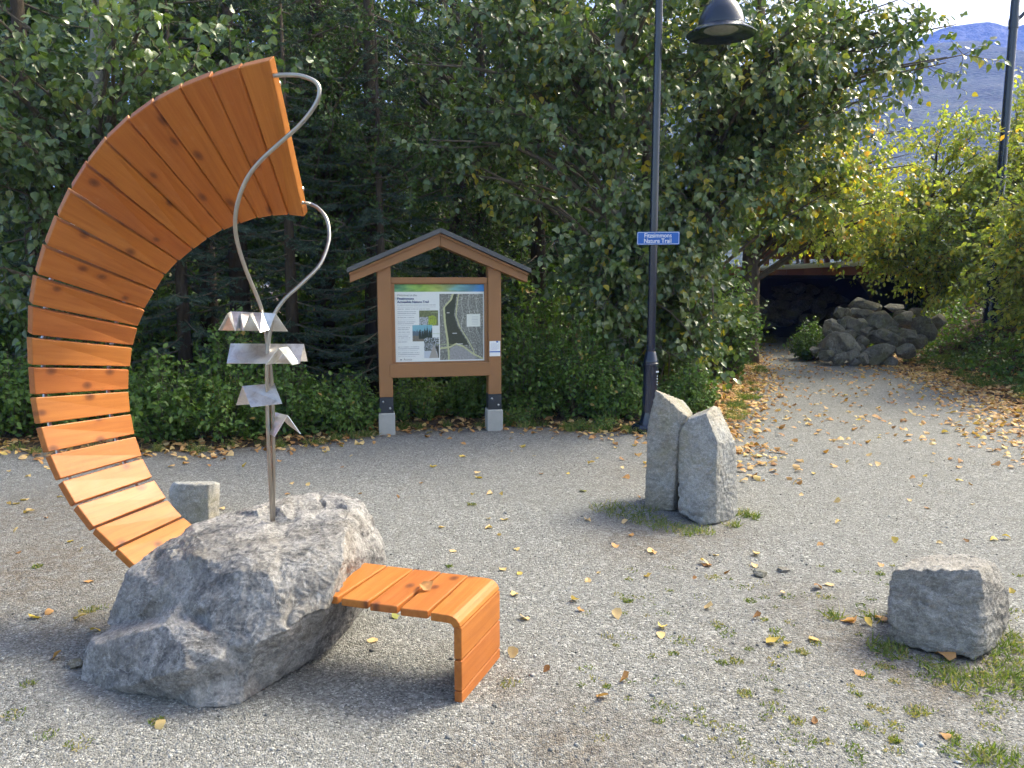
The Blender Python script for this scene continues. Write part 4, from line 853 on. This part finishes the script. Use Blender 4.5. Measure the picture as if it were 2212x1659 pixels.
spruce((-1.75, 10.1, 0), 1, 1.4, .95, 'dark spruce behind the steel stem, left of the kiosk roof')
spruce((-2.55, 9.15, 0), 1, 5.5, .6, 'young spruce with low boughs behind the steel stem')
spruce((-3.75, 9.0, 0), 0, 2.5, .66, 'young spruce with low boughs inside the arc')
spruce((-1.55, 9.4, 0), 0, 4.1, .6, 'young spruce beside the left kiosk post')
spruce((-6.2, 10.4, 0), 1, 2.2, 1.05, 'shadowed spruce at the far left behind the pale aspen')
spruce((-4.6, 12.0, 0), 0, 3.9, 1.1, 'deep-shade spruce between the aspen and the arc')
spruce((0.4, 12.2, 0), 0, 5.1, 1.05, 'dim spruce behind the kiosk, right of its ridge')
spruce((2.2, 13.2, 0), 1, .9, .9, 'dim spruce in the shade behind the blue trail sign')
spruce((-0.9, 14.0, 0), 1, 4.4, 1.0, 'dim spruce far behind the kiosk')
for i, (x, y, s) in enumerate(((16.5, 46, .9), (19, 52, 1.1), (23, 50, 1.0))):
    spruce((x, y, 0), i % 2, i * 1.3, s, ('left', 'middle', 'right')[i] + ' one of three far spruces below the blue mountain')

# front trees
broadleaf('aspen_tree', 'pale-trunked aspen at left with big drooping green leaves', 'tree', (-5.0, 9.3, 0), 7.5, .125,
          [((-5.15, 7.6, 3.4), (.7, 1.3, 1.0), 230), ((-3.1, 7.8, 3.75), (.65, 1.0, .6), 150), ((-5.2, 8.0, 2.2), (.9, 1.0, .9), 80), ((-4.7, 9.2, 5.2), (2.0, 1.6, 1.4), 160), ((-5.4, 8.2, 1.2), (.55, .6, .7), 36)],
          LEAF_COTTON, BARK_ASPEN, 21, .092, 15, .42, lean=(.5, .1), singles=300, tint=(.42, .2))
broadleaf('cottonwood_tree', 'dense cottonwood between kiosk and lamp post, leaves hanging low', 'tree', (1.35, 10.0, 0), 8, .12,
          [((.3, 9.3, 3.1), (1.6, .8, .7), 190), ((1.2, 9.2, 4.3), (1.8, 1.0, 1.1), 230), ((1.1, 9.2, 2.2), (.9, .6, .7), 120), ((1.6, 9.3, 1.2), (.8, .6, 1.0), 130), ((.9, 10, 5.8), (2, 1.4, 1.2), 140), ((-.6, 9.6, 4.4), (1.0, .8, .8), 90)],
          LEAF_COTTON, BARK_ASPEN, 22, .088, 15, .42, lean=(-.15, .1), singles=300, tint=(.5, .26))
broadleaf('cottonwood_tree', 'glossy cottonwood right of the lamp post, leaves down to the ground', 'tree', (2.5, 10.9, 0), 8, .12,
          [((1.88, 9.6, 1.05), (.62, .7, 1.05), 280), ((2.2, 9.7, 2.6), (.85, .8, 1.0), 300), ((2.9, 9.7, 4.1), (1.6, 1.1, 1.2), 320), ((4.1, 9.7, 4.2), (1.5, 1.0, .75), 170), ((5.0, 9.6, 4.35), (.65, .6, .36), 110), ((3.2, 10.4, 6), (2.2, 1.6, 1.2), 150), ((3.5, 10.2, 2.9), (.8, .7, .8), 90)],
          LEAF_COTTON, BARK_DARK, 23, .088, 15, .42, singles=300, tint=(.55, .3), lean=(.1, 0), face=(.3, -1, .4))
broadleaf('cottonwood_tree', 'large cottonwood with furrowed trunk beside the path, leaves turning yellow', 'tree', (4.45, 15.0, 0), 9, .19,
          [((4.75, 14.4, 3.7), (1.5, 1.4, 1.3), 300), ((5.9, 14.0, 3.05), (1.5, 1.2, .95), 300), ((4.6, 14.6, 5.6), (2.4, 1.8, 1.6), 190), ((6.8, 14.6, 4.0), (1.0, 1.0, .8), 60)],
          LEAF_SUNNY, BARK_BROWN, 24, .095, 14, .5, tint=(.5, .3), lean=(.1, .1), face=(.3, -1, .4))
broadleaf('maple_tree', 'dense small-leaved tree behind the kiosk filling the upper middle', 'tree', (-.4, 11.6, 0), 9, .11,
          [((-.9, 11.0, 3.4), (1.7, 1.0, 1.3), 330), ((.3, 11.2, 4.8), (1.8, 1.0, 1.2), 300), ((-2.2, 11.2, 4.9), (1.6, 1.0, 1.2), 260), ((-.5, 11.6, 6.8), (2.6, 1.4, 1.2), 200), ((-.1, 10.8, 2.3), (.9, .6, .6), 70)],
          LEAF_SMALL, BARK_DARK, 25, .055, 24, .40, tmpl=(OVAL_V, OVAL_F), hang=.2, tint=(.5, .24))
broadleaf('maple_tree', 'slender leafy tree between the arc top and the kiosk roof', 'tree', (-2.6, 11.0, 0), 9, .14,
          [((-2.3, 10.4, 3.9), (1.1, .8, 1.2), 200), ((-1.9, 9.3, 3.7), (.9, .45, 1.2), 240), ((-1.1, 9.5, 3.0), (.8, .45, .8), 170), ((-1.7, 9.3, 2.3), (.5, .4, .7), 100), ((-3.4, 10.6, 5.0), (1.4, 1.0, 1.0), 170), ((-2.4, 11, 6.6), (2.2, 1.4, 1.2), 140)],
          LEAF_SMALL, BARK_DARK, 26, .055, 22, .40, tmpl=(OVAL_V, OVAL_F), hang=.2, tint=(.45, .24))
broadleaf('maple_tree', 'leafy tree above and left of the arc, behind the pale aspen trunk', 'tree', (-4.1, 10.6, 0), 9, .12,
          [((-4.2, 9.9, 4.0), (1.5, .7, 1.1), 260), ((-2.9, 9.7, 4.3), (1.2, .6, .9), 200), ((-5.4, 9.9, 2.6), (1.0, .7, 1.3), 170), ((-3.6, 10.2, 6.2), (2.2, 1.2, 1.1), 150)],
          LEAF_SMALL, BARK_DARK, 27, .058, 22, .40, tmpl=(OVAL_V, OVAL_F), hang=.25, tint=(.5, .24))
# sunny birches on the bank
for i, (b, cr, lb) in enumerate([((8.2, 15.6, 1.0), [((7.9, 15.3, 2.5), (1.5, 1.0, 1.1), 480), ((8.6, 14.6, 1.7), (1.1, .7, .7), 200), ((8.3, 15.2, 3.7), (1.1, .8, .8), 230)], 'yellow-green birch above the boulder wall'),
                                 ((9.8, 15.2, 1.5), [((9.5, 14.8, 2.7), (1.5, 1.1, 1.3), 460), ((9.7, 15, 4.3), (1.4, .9, 1.0), 320)], 'taller yellow-green birch on the bank beside the far lamp pole'),
                                 ((9.2, 12.6, 1.2), [((8.9, 12.5, 2.1), (1.2, 1.0, 1.0), 340), ((8.0, 12.4, 1.7), (.7, .7, .6), 120)], 'low birch leaning over the right edge of the bank'),
                                 ((8.35, 11.6, 1.0), [((7.9, 11.7, 2.75), (1.1, .8, 1.25), 420), ((7.9, 11.8, 1.5), (.9, .7, .7), 200), ((7.5, 11.7, 1.9), (.7, .6, .6), 110)], 'bushy birch in front of the far lamp pole'),
                                 ((11.8, 16.5, 1.8), [((11.4, 16.0, 3.4), (1.6, 1.2, 1.3), 380)], 'birch at the right edge behind the lamp pole'),
                                 ((9.3, 20.5, .6), [((8.0, 17.6, 2.75), (1.5, .6, .75), 320), ((6.5, 17.3, 3.2), (1.5, .7, .85), 320)], 'birch whose branches hang over the footbridge')]):
    broadleaf('birch_tree', lb, 'tree', b, 3.4, .05, cr, LEAF_SUNNY, BARK_DARK, 40 + i, .088, 18, .42, 'young birches on the bank', tmpl=(OVAL_V, OVAL_F), hang=.5, tint=(.48, .24), nlimb=.1, face=(.3, -1, .5))
# wood behind
bgc = [((0, 0, 1.1), (1.6, 1.2, 1.0), 130), ((0, 0, 2.6), (1.7, 1.3, 1.3), 150), ((.4, 0, 4.6), (1.9, 1.4, 1.5), 180), ((-.3, 0, 6.8), (2.0, 1.5, 1.3), 130)]
proto = None
for i, (x, y, rz, s, lb) in enumerate([(-7.4, 12.5, .2, 1.0, 'leafy background tree at the far left edge'), (-5.6, 15.0, 1.9, 1.1, 'leafy background tree behind the aspen trunk'), (-3.2, 14.5, 3.1, 1.1, 'leafy background tree behind the arc top'),
                                       (-9.5, 15.5, 4.0, 1.2, 'leafy background tree deep in the left of the wood'), (1.2, 15.2, 2.4, 1.0, 'leafy background tree behind the trail sign'), (3.0, 16.8, 5.2, 1.1, 'leafy background tree between lamp post and footbridge'), (-1.3, 17.5, .9, 1.0, 'leafy background tree deep behind the kiosk')]
        + [(-13 + 2.6 * j, 19 + (j * 37 % 5) * .9, j * 1.7, 1.15 + .1 * (j % 3), f'leafy tree in the farthest row of the wood, {o_} from the left') for j, o_ in enumerate(('first', 'second', 'third', 'fourth', 'fifth', 'sixth', 'seventh'))]):
    if proto is None:
        proto = broadleaf('background_tree', lb, 'tree', (0, 0, 0), 8.5, .13, bgc, LEAF_SMALL, BARK_DARK, 60, .12, 22, .5, 'leafy trees deep in the wood', tmpl=(OVAL_V, OVAL_F), hang=.3, tint=(.4, .22)); r = proto
    else:
        r = proto.copy(); COL.objects.link(r)
        for ch in list(proto.children): c = ch.copy(); COL.objects.link(c); c.parent = r
    r['label'] = lb; r.location = (x, y, 0); r.rotation_euler = (0, 0, rz); r.scale = (s, s, s)

# shrubs along the edge of the wood
def shrub_mesh(rx, ry, h, nst, nlf, leaf, seed, tint=(.5, .22), comp=True):
    rs = np.random.RandomState(seed); n = nst; az = rs.uniform(0, 2*math.pi, n); rr = rs.uniform(0, 1, n) ** .6; hh = h * (1 - .55 * rr ** 2.2) * rs.uniform(.65, 1.05, n)
    P0 = np.stack([rx * .35 * rr * np.cos(az), ry * .35 * rr * np.sin(az), np.zeros(n)], 1); P1 = np.stack([rx * rr * np.cos(az), ry * rr * np.sin(az), hh], 1)
    zz = rs.uniform(.15, 1, (n, 1)); P1 = np.where(rs.uniform(size=(n, 1)) < .55, P1, P0 + (P1 - P0) * zz + np.stack([rx * .25 * np.cos(az), ry * .25 * np.sin(az), 0 * az], 1))
    N = n * nlf; ti = np.repeat(np.arange(n), nlf); t = rs.uniform(.3, 1.03, N) ** .8; base = P0[ti] + (P1 - P0)[ti] * t[:, None] + unit(rs.normal(size=(N, 3))) * rs.uniform(.01, .09, (N, 1))
    base[:, 2] = np.maximum(base[:, 2], .02)
    out = np.stack([np.cos(az), np.sin(az), .5 + 0 * az], 1)[ti]; dr = unit(out * .5 + rs.normal(size=(N, 3)) * .8 + np.array([0, 0, -.1])); nr = unit(out * .5 + rs.normal(size=(N, 3)) * .5 + np.array([0, -.25, .8]))
    tn_ = np.clip(tint[0] + tint[1] * (rs.normal(size=N) * .7 + rs.normal(size=n)[ti] * .6), 0, 1)
    lm = leaf_mesh('foliage', base, dr, nr, leaf * rs.uniform(.6, 1.25, N), tn_, OVAL_V, OVAL_F); lm.materials.append(LEAF_SHRUB)
    V, Fc = twig_mesh('s', P0 - np.array([0, 0, .05]), P1, np.full(n, .005), np.full(n, .0018)); sm = fastmesh('stems', V, Fc, 4); sm.materials.append(TWIG); return lm, sm
SHR = [shrub_mesh(.62, .5, .78, 170, 22, .058, 1), shrub_mesh(.55, .45, .9, 170, 22, .060, 2, (.45, .2)), shrub_mesh(.6, .5, 1.35, 230, 22, .058, 3, (.5, .22)), shrub_mesh(.38, .32, .38, 80, 22, .04, 4, (.6, .26))]
def shrub(x, y, k, rz, s, label, z=0.0):
    r = empty('shrub', (x, y, z), rz); r.scale = (s, s, s); tag(r, label, 'shrub', 'leafy shrubs along the edge of the wood')
    for n, me in zip(('foliage', 'stems'), SHR[k]):
        o = link(n, me, None, r)
        if n == 'foliage': o['kind'] = 'stuff'
for a in [(-5.1, 7.9, 1, .3, 1.0, 'shrub at the left edge of the picture behind the arc'), (-4.3, 8.0, 0, 1.2, .95, 'shrub seen left of the arc through its slats'), (-3.45, 7.75, 1, 2.2, 1.0, 'shrub framed by the left inside of the arc'),
          (-2.85, 7.75, 0, 3.0, .95, 'low shrub just left of the steel stem'), (-2.3, 7.95, 1, 4.4, .9, 'shrub right behind the steel stem'), (-1.78, 8.25, 0, 5.0, .85, 'shrub between the steel stem and the kiosk'),
          (-1.1, 8.85, 0, .8, .75, 'low shrub under the left half of the notice panel'), (-.5, 9.0, 1, 1.7, .65, 'low shrub under the right half of the notice panel'),
          (.15, 8.95, 2, 2.6, .95, 'tall shrub just right of the kiosk'), (.75, 8.95, 2, 3.6, .9, 'tall shrub midway between kiosk and lamp post'), (1.2, 8.8, 1, .1, .85, 'shrub left of the lamp post foot'),
          (2.05, 9.0, 1, 4.9, .75, 'shrub right of the lamp post behind the standing stones'), (-3.0, 8.6, 2, 1.0, 1.0, 'taller shrub behind the hedge left of the steel stem'), (-4.7, 8.9, 2, 5.4, 1.1, 'taller shrub behind the hedge at far left'),
          (6.0, 15.7, 1, .7, .9, 'small leafy shrub at the left end of the boulder wall'), (1.0, 8.32, 3, 1.1, .45, 'tiny weed left of the lamp foot'), (.72, 8.28, 3, 2.1, .35, 'tiniest weed sprig between kiosk and lamp foot'), (.05, 8.6, 3, .1, .7, 'small sapling beside the right kiosk footing')]: shrub(*a)
for j, (x_, y_, s_) in enumerate(((-6.3, 9.2, 1.4), (-4.6, 10.6, 1.5), (-3.1, 10.9, 1.5), (-1.9, 11.2, 1.4), (-.6, 10.2, 1.2), (.6, 10.6, 1.4), (1.9, 11.2, 1.5), (-2.3, 13.0, 1.8), (-5.4, 12.6, 1.8), (.2, 13.2, 1.8), (3.2, 12.6, 1.5), (-7.8, 11, 1.8))):
    shrub(x_, y_, 2, j * 1.1, s_, f'understorey bush in the shade of the wood, {("first", "third", "fifth", "sixth", "eighth", "tenth", "eleventh", "seventh", "fourth", "ninth", "twelfth", "second")[j]} from the left')

# ground cover of the bank, grass, fallen leaves, pebbles
rs = np.random.RandomState(77)
N = 60000; x = rs.uniform(5.2, 14, N); y = rs.uniform(7, 22, N); k = (bank_s(x, y) > .25 + .5 * rs.uniform(size=N)) & (fbm(np.stack([x, y, 0*x], 1), 3) > -.22); x, y = x[k], y[k]
pos = np.stack([x, y, bank_z(x, y) + rs.uniform(0, .28, len(x)) ** 1.3], 1); n = len(x)
tag(link('ground_cover', leaf_mesh('ground_cover', pos, unit(rs.normal(size=(n, 3)) + [0, -.3, .1]), unit(rs.normal(size=(n, 3)) * .5 + [0, -.3, .8]), rs.uniform(.04, .10, n), np.clip(.4 + .22 * rs.normal(size=n), 0, .95), OVAL_V, OVAL_F), LEAF_SHRUB), 'low leafy ground cover on the bank', 'ground cover', None, 'stuff')
def blades(cl):
    P, D_, H2, T_ = [], [], [], []
    for (c, r, n, h, tm) in cl:
        a = rs.uniform(0, 2*math.pi, n); q = r * np.sqrt(rs.uniform(size=n)); P.append(np.stack([c[0] + q*np.cos(a), c[1] + q*np.sin(a), c[2] + 0*a], 1)); H2.append(h * rs.uniform(.4, 1.2, n)); T_.append(np.clip(tm + .25 * rs.normal(size=n), 0, 1))
        D_.append(unit(rs.normal(size=(n, 3)) * .55 + np.array([0, 0, .8])))
    P, D_, H2, T_ = map(np.concatenate, (P, D_, H2, T_)); D_[:, 2] = np.abs(D_[:, 2]); sd_ = unit(np.cross(D_, rs.normal(size=P.shape))) * .0028
    bend = unit(np.stack([rs.normal(size=len(P)), rs.normal(size=len(P)), 0*H2 - .6], 1)); m = P + D_ * H2[:, None] * .6; tip = P + D_ * H2[:, None] + bend * H2[:, None] * .35
    V = np.stack([P - sd_, P + sd_, m + sd_ * .7, m - sd_ * .7, tip], 1).reshape(-1, 3); i = np.arange(len(P))[:, None] * 5
    Fc = np.concatenate([i + np.array([[0,1,2]]), i + np.array([[0,2,3]]), i + np.array([[3,2,4]])]); return fastmesh('grass', V, Fc, 3, False, {'tint': np.repeat(T_, 5)})
cl = []
def cl_at(px, py, r, n, h, t, z=0.0): p = atz(px, py, 0); cl.append((p + [0, 0, z], r, n, h, t))
for px, py, r, n in [(a_, b_, c_ * 1.15, d_ * 6 // 10) for a_, b_, c_, d_ in ((1300,1100,.09,120),(1350,1112,.12,190),(1400,1125,.12,200),(1440,1140,.10,160),(1480,1150,.08,120),(1395,1100,.08,80),(1330,1095,.1,100),(1600,1112,.06,160),(1625,1118,.05,120),(1580,1135,.05,90),(1520,1150,.07,120))]: cl_at(px, py, r, n, .06, .5)
for px, py, r, n in [(a_, b_, c_ * 1.2, d_ // 2) for a_, b_, c_, d_ in ((1900,1400,.05,130),(1930,1410,.06,150),(2030,1455,.07,160),(2090,1480,.08,220),(2150,1470,.09,260),(2190,1440,.09,260),(2205,1480,.08,200),(2180,1400,.05,120),(1890,1340,.04,70),(1800,1335,.04,90),(2200,1385,.06,140),(2195,1655,.1,300),(2120,1640,.06,100))]: cl_at(px, py, r, n, .065, .48)
for px, py in ((1445,1278),(1355,1300),(1620,1300),(1700,1290),(1680,1380),(1730,1410),(1480,1385),(1590,1430),(1670,1530),(1720,1560),(1610,1500),(1860,1310),(1780,1290),(1650,1340),(1550,1350),(1760,1600),(1840,1620),(1500,1555),(1420,1560),(1100,1478),(80,1225),(60,1480),(190,1320),(215,1315),(30,1545),(340,1560),(100,1590),(170,1610),(1020,1090),(970,1225),(1540,1250),(1900,1240),(2060,1590),(1980,1540),(1930,1600)):
    cl_at(px, py, rs.uniform(.02, .05), rs.randint(25, 80), .022, rs.uniform(.3, .8))
for k in range(150):
    px, py = rs.uniform(1250, 2212), rs.uniform(1220, 1659); cl_at(px, py, rs.uniform(.015, .05), rs.randint(10, 40), .016, rs.uniform(.3, .85))
for k in range(60):
    xx = rs.uniform(-4.8, 2.0); cl.append((np.array([xx, np.interp(xx, FX, FY) + rs.uniform(-.1, .25), .01]), rs.uniform(.03, .09), rs.randint(30, 90), .10, rs.uniform(.2, .6)))
for k in range(46):
    yy = rs.uniform(8.4, 15); xx = np.interp(yy, [8.2, 10, 13.5, 18.5], [2.2, 3.0, 4.2, 5.6]) - rs.uniform(-.1, 1.0); cl.append((np.array([xx, yy, .02]), rs.uniform(.06, .16), 130, .08, rs.uniform(.15, .45)))
for k in range(120):
    yy = rs.uniform(8.5, 15); xx = np.interp(yy, BY, BX) + rs.uniform(.1, 1.6); cl.append((np.array([xx, yy, float(bank_z(np.array([xx]), np.array([yy]))[0])]), rs.uniform(.08, .2), 120, .13, rs.uniform(.05, .35)))
for k in range(40): cl.append((np.array([rs.uniform(5.0, 6.6), rs.uniform(19.6, 20.8), 0]), .15, 70, .28, rs.uniform(.5, .9)))
tag(link('grass', blades(cl), GRASS), 'grass tufts and weeds in the gravel and along its edges', 'grass', None, 'stuff')

# pebbles: loose stones lying on the gravel
n = 34000; dist = 1.7 + 5.5 * rs.uniform(size=n) ** 2.0; az = rs.uniform(-.62, .62, n); x = dist * np.tan(az); y = dist; sz = np.clip(rs.lognormal(-5.95, .45, n), .0016, .013)
OV = np.array([(1,0,0),(-1,0,0),(0,1,0),(0,-1,0),(0,0,1),(0,0,-1)], float); OF = np.array([(0,2,4),(2,1,4),(1,3,4),(3,0,4),(2,0,5),(1,2,5),(3,1,5),(0,3,5)])
a = rs.uniform(0, 6.28, n); sc3 = rs.uniform(.6, 1.3, (n, 3)) * np.array([1, 1, .65]); Vv_ = OV[None] * sc3[:, None] * sz[:, None, None] * rs.uniform(.7, 1.25, (n, 6, 1))
ca, sa = np.cos(a)[:, None], np.sin(a)[:, None]; Vx = Vv_[..., 0] * ca - Vv_[..., 1] * sa; Vy = Vv_[..., 0] * sa + Vv_[..., 1] * ca
Vv_ = np.stack([Vx + x[:, None], Vy + y[:, None], Vv_[..., 2] + (gz(x, y) + sz * .25)[:, None]], -1).reshape(-1, 3)
PEB = NT('pebbles'); ta = PEB.n('ShaderNodeAttribute', attribute_name='tint'); PEB.bsdf(PEB.ramp(ta.outputs['Fac'], [(0, (.07, .07, .075)), (.3, (.17, .17, .165)), (.75, (.29, .285, .275)), (1, (.58, .57, .54))]), .85)
tag(link('gravel_stones', fastmesh('gravel_stones', Vv_, (OF[None] + (np.arange(n) * 6)[:, None, None]).reshape(-1, 3), 3, False, {'tint': np.repeat(rs.uniform(size=n) ** 1.1, 6)}), PEB.m), 'loose grey gravel stones in the foreground', 'gravel', None, 'stuff')
for (px, py, s, lb) in ((165, 1440, .035, 'grey pebble left of the boulder foot'), (200, 1402, .028, 'pale flat stone chip beside the boulder'), (995, 1656, .012, 'round pebble below the bench'), (1690, 1235, .03, 'flat pale stone in front of the standing stones'), (1640, 1245, .035, 'long flat stone near the standing stones')):
    p = atz(px, py); o = link('stone', fastmesh('stone', cobble((s * 1.3, s, s * .6), int(px)), ICO_F, 3, True), WALLSTONE); o.location = (p[0], p[1], s * .3); tag(o, lb, 'stone')

# fallen leaves
def leaf_var(seed):
    r_ = np.random.RandomState(seed); b = HEART_V.copy(); b[:, 1] -= .5; cx, cy = r_.uniform(.1, .9), r_.uniform(-.3, .7); b[:, 2] = b[:, 0] ** 2 * cx * 2 + b[:, 1] ** 2 * cy + .25 * b[:, 0] * b[:, 1] * r_.normal() + .06 * r_.normal(size=len(b)); b[:, 0] *= r_.uniform(.8, 1.15); b[:, 2] -= b[:, 2].min(); return b
LV = [leaf_var(i) for i in range(7)]
COLS = {'tan': .78, 'orange': .5, 'brown': .22, 'yellow': .93, 'pale': .84, 'green': 1.0}
LM = {}
for ci, cv in COLS.items():
    for vi in range(7):
        me = fastmesh('fallen_leaf', LV[vi], HEART_F, 3, False, {'tint': np.full(len(HEART_V), cv)}); me.materials.append(DRYLEAF); LM[ci, vi] = me
def zone(p):
    x, y = p[0], p[1]
    if x > 2.3 and y > 8: return 'leaf-strewn path by the cottonwoods'
    if y > 6.2: return 'gravel by the hedge behind the arc' if x < -2.4 else 'gravel between the steel stem and kiosk' if x < -1.3 else 'gravel right in front of the kiosk' if x < -.1 else 'gravel between kiosk and lamp post' if x < 1.2 else 'gravel behind the standing stones' if x < 2.4 else 'open path right of the standing stones'
    if x < -1.9: return 'gravel left of the boulder and arc'
    if x > 1.7: return 'gravel at the right, round the stone block'
    if y > 4.3: return 'gravel beside the standing stones' if x > .5 else 'gravel behind the boulder and bench'
    return 'gravel in the foreground right of the bench'
WORD = {'tan': 'dry tan', 'orange': 'orange-brown', 'brown': 'dark brown', 'yellow': 'bright yellow', 'pale': 'pale straw', 'green': 'yellow-green'}
def fallen(x, y, c, s, lb=None, z=None):
    size_w = 'small ' if s < .055 else 'broad ' if s > .07 else ''
    o = link('fallen_leaf', LM[c, rs.randint(7)]); zz = float(gz(x, y)[0]) + .002 if z is None else z
    o.location = (x, y, zz); o.rotation_euler = (rs.normal() * .22, rs.normal() * .22, rs.uniform(0, 6.28)); o.scale = (s, s, s)
    if rs.uniform() < .25: o.rotation_euler[0] += rs.choice([-.5, .5]); o.location.z += s * .15
    tag(o, lb or f'{size_w}{WORD[c]} fallen leaf on the {zone((x, y))}', 'leaf', 'fallen leaves on the gravel')
spots = [(348,1567,'pale',.085,'pale straw leaf on the gravel in front of the boulder'),(1300,1510,'orange',.07,'orange-brown boat-shaped leaf in the centre foreground'),(1352,1473,'orange',.075,'crumpled orange leaf above the boat-shaped one'),(1427,1375,'pale',.07,'pale boat-shaped leaf right of the bench'),
         (1258,1062,'green',.09,'yellow-green leaf on the gravel left of the standing stones'),(1108,1418,'tan',.075,'torn tan leaf just right of the bench leg'),(1112,1287,'pale',.065,'pale leaf right of the bench seat corner'),(855,1333,'green',.07,'yellow-green leaf under the bench beside the boulder'),
         (2040,1420,'orange',.12,'large brown leaf leaning on the stone block foot'),(1855,1455,'orange',.07,None),(1240,1300,'tan',.075,None),(1270,1256,'tan',.06,None),(1085,1232,'pale',.06,None),(978,1192,'tan',.06,None),(1115,1188,'pale',.06,None),(1080,1158,'tan',.05,None),(1330,1180,'orange',.07,None),(1410,1195,'orange',.05,None),(1055,1142,'tan',.07,None),(1270,1125,'tan',.07,None),(1380,1075,'brown',.05,None),
         (1170,1025,'brown',.06,None),(1020,1068,'pale',.055,None),(1155,985,'pale',.05,None),(1105,975,'tan',.05,None),(1000,985,'tan',.05,None),(760,985,'tan',.06,None),(740,1010,'brown',.05,None),(665,1050,'pale',.06,None),(860,1075,'brown',.05,None),(910,1045,'orange',.05,None),(1290,990,'yellow',.05,None),(1345,1012,'tan',.06,None),
         (1545,1200,'tan',.06,None),(1635,1195,'pale',.055,None),(1630,1225,'tan',.06,None),(1810,1132,'pale',.06,None),(1770,1178,'orange',.06,None),(1902,1222,'orange',.06,None),(2145,1168,'yellow',.08,None),(2175,1166,'yellow',.08,None),(1990,1053,'tan',.07,None),(2100,1090,'tan',.05,None),(1830,995,'pale',.06,None),(1730,1070,'tan',.05,None),(2030,1175,'tan',.05,None),(1875,1350,'yellow',.07,'yellow leaf tucked beside the left foot of the stone block'),(1690,1285,'tan',.05,None),(1700,1395,'tan',.06,None),(1760,1560,'brown',.05,None),(2040,1590,'orange',.06,None),(1500,1250,'brown',.05,None),(1180,1450,'brown',.05,None),
         (120,1425,'orange',.085,'crumpled orange leaf left of the boulder'),(175,1338,'pale',.075,'pale leaf in the soil left of the boulder'),(190,1258,'orange',.07,'orange leaf on bare soil below the arc'),(35,1148,'pale',.06,None),(20,1092,'tan',.06,None),(100,1120,'brown',.05,None),(130,1075,'tan',.05,None),(60,1030,'pale',.06,None),(20,1020,'tan',.06,None),(100,1010,'tan',.05,None),(40,1195,'brown',.05,None)]
for px, py, c, s, lb in spots:
    p = atz(px, py); fallen(p[0], p[1], c, s * .78, lb)
pb_ = bz(905, 470, ZS + .004); fallen(pb_[0], pb_[1], 'orange', .075, 'curled brown leaf resting on the bench seat', ZS + .004)
cs = ['tan', 'orange', 'brown', 'yellow', 'pale', 'tan', 'orange', 'tan']; cnt = len(spots) + 1; tries = 0
X3, Y3 = [], []
while cnt < 300 and tries < 9000:
    tries += 1; px, py = rs.uniform(0, 2212), 840 + 560 * rs.uniform() ** 1.6; p = atz(px, py)
    if bank_s(np.array([p[0]]), np.array([p[1]]))[0] > -.05: continue
    d = .55 if p[1] > 6 else .25
    if p[0] > 2.0 and p[1] > 7.5: d = 1.0
    if rs.uniform() > d: continue
    fallen(p[0], p[1], cs[rs.randint(8)], rs.uniform(.036, .074)); cnt += 1
# litter that nobody could count: path edges, bank foot, forest edge
n = 8000; y = 6.0 + 16 * rs.beta(1.7, 2.2, n); u_ = rs.uniform(size=n); xl = np.interp(y, [6, 8.2, 10, 13.5, 18.5, 22], [2.0, 2.2, 3.0, 4.2, 5.6, 6.4]); xr = np.interp(y, BY, BX)
t = np.where(rs.uniform(size=n) < .45, rs.normal(-.08, .10, n), np.where(rs.uniform(size=n) < .82, rs.normal(1.02, .13, n), rs.uniform(0, 1, n))); x = xl + t * (xr - xl)
n2_ = 1100; xx = rs.uniform(-6, 2.4, n2_); yy = np.interp(xx, FX, FY) + rs.normal(.18, .28, n2_); x = np.concatenate([x, xx]); y = np.concatenate([y, yy]); n = len(x)
z = np.maximum(np.maximum(gz(x, y), bank_z(x, y)), -0.05 + 0.085 * smooth(-0.25, 0.35, floor_s(x, y)) + 0.03 * fbm(np.stack([x * 2, y * 2, 0 * x + 5], 1), 3) * smooth(-.2, .3, floor_s(x, y))) + .004
dr = np.stack([rs.normal(size=n), rs.normal(size=n), rs.normal(size=n) * .25], 1); nr = np.stack([rs.normal(size=n) * .35, rs.normal(size=n) * .35, np.ones(n)], 1)
tag(link('leaf_litter', leaf_mesh('leaf_litter', np.stack([x, y, z], 1), unit(dr), unit(nr), rs.uniform(.045, .095, n), np.where(rs.uniform(size=n) < .25, rs.uniform(.15, .4, n), rs.uniform(.42, .90, n)), LV[2], HEART_F), DRYLEAF), 'yellow and brown leaf litter along the path edges', 'leaf litter', None, 'stuff')

# ------------------------------------------------------------------ haze: the air between here and the mountains
hz = MB().box((-1400, -60, -8), (2600, 1700, 560)).build('haze', None); tag(hz, 'pale blue air between the clearing and the mountains', None, None, 'stuff')
hm = bpy.data.materials.new('haze air'); hm.use_nodes = True; hm.node_tree.nodes.clear(); ho = hm.node_tree.nodes.new('ShaderNodeOutputMaterial'); hv = hm.node_tree.nodes.new('ShaderNodeVolumePrincipled')
hv.inputs['Color'].default_value = (.08, .22, .95, 1); hv.inputs['Density'].default_value = 0.0005; hv.inputs['Anisotropy'].default_value = 0.0
hm.node_tree.links.new(hv.outputs[0], ho.inputs['Volume']); hz.data.materials.append(hm)
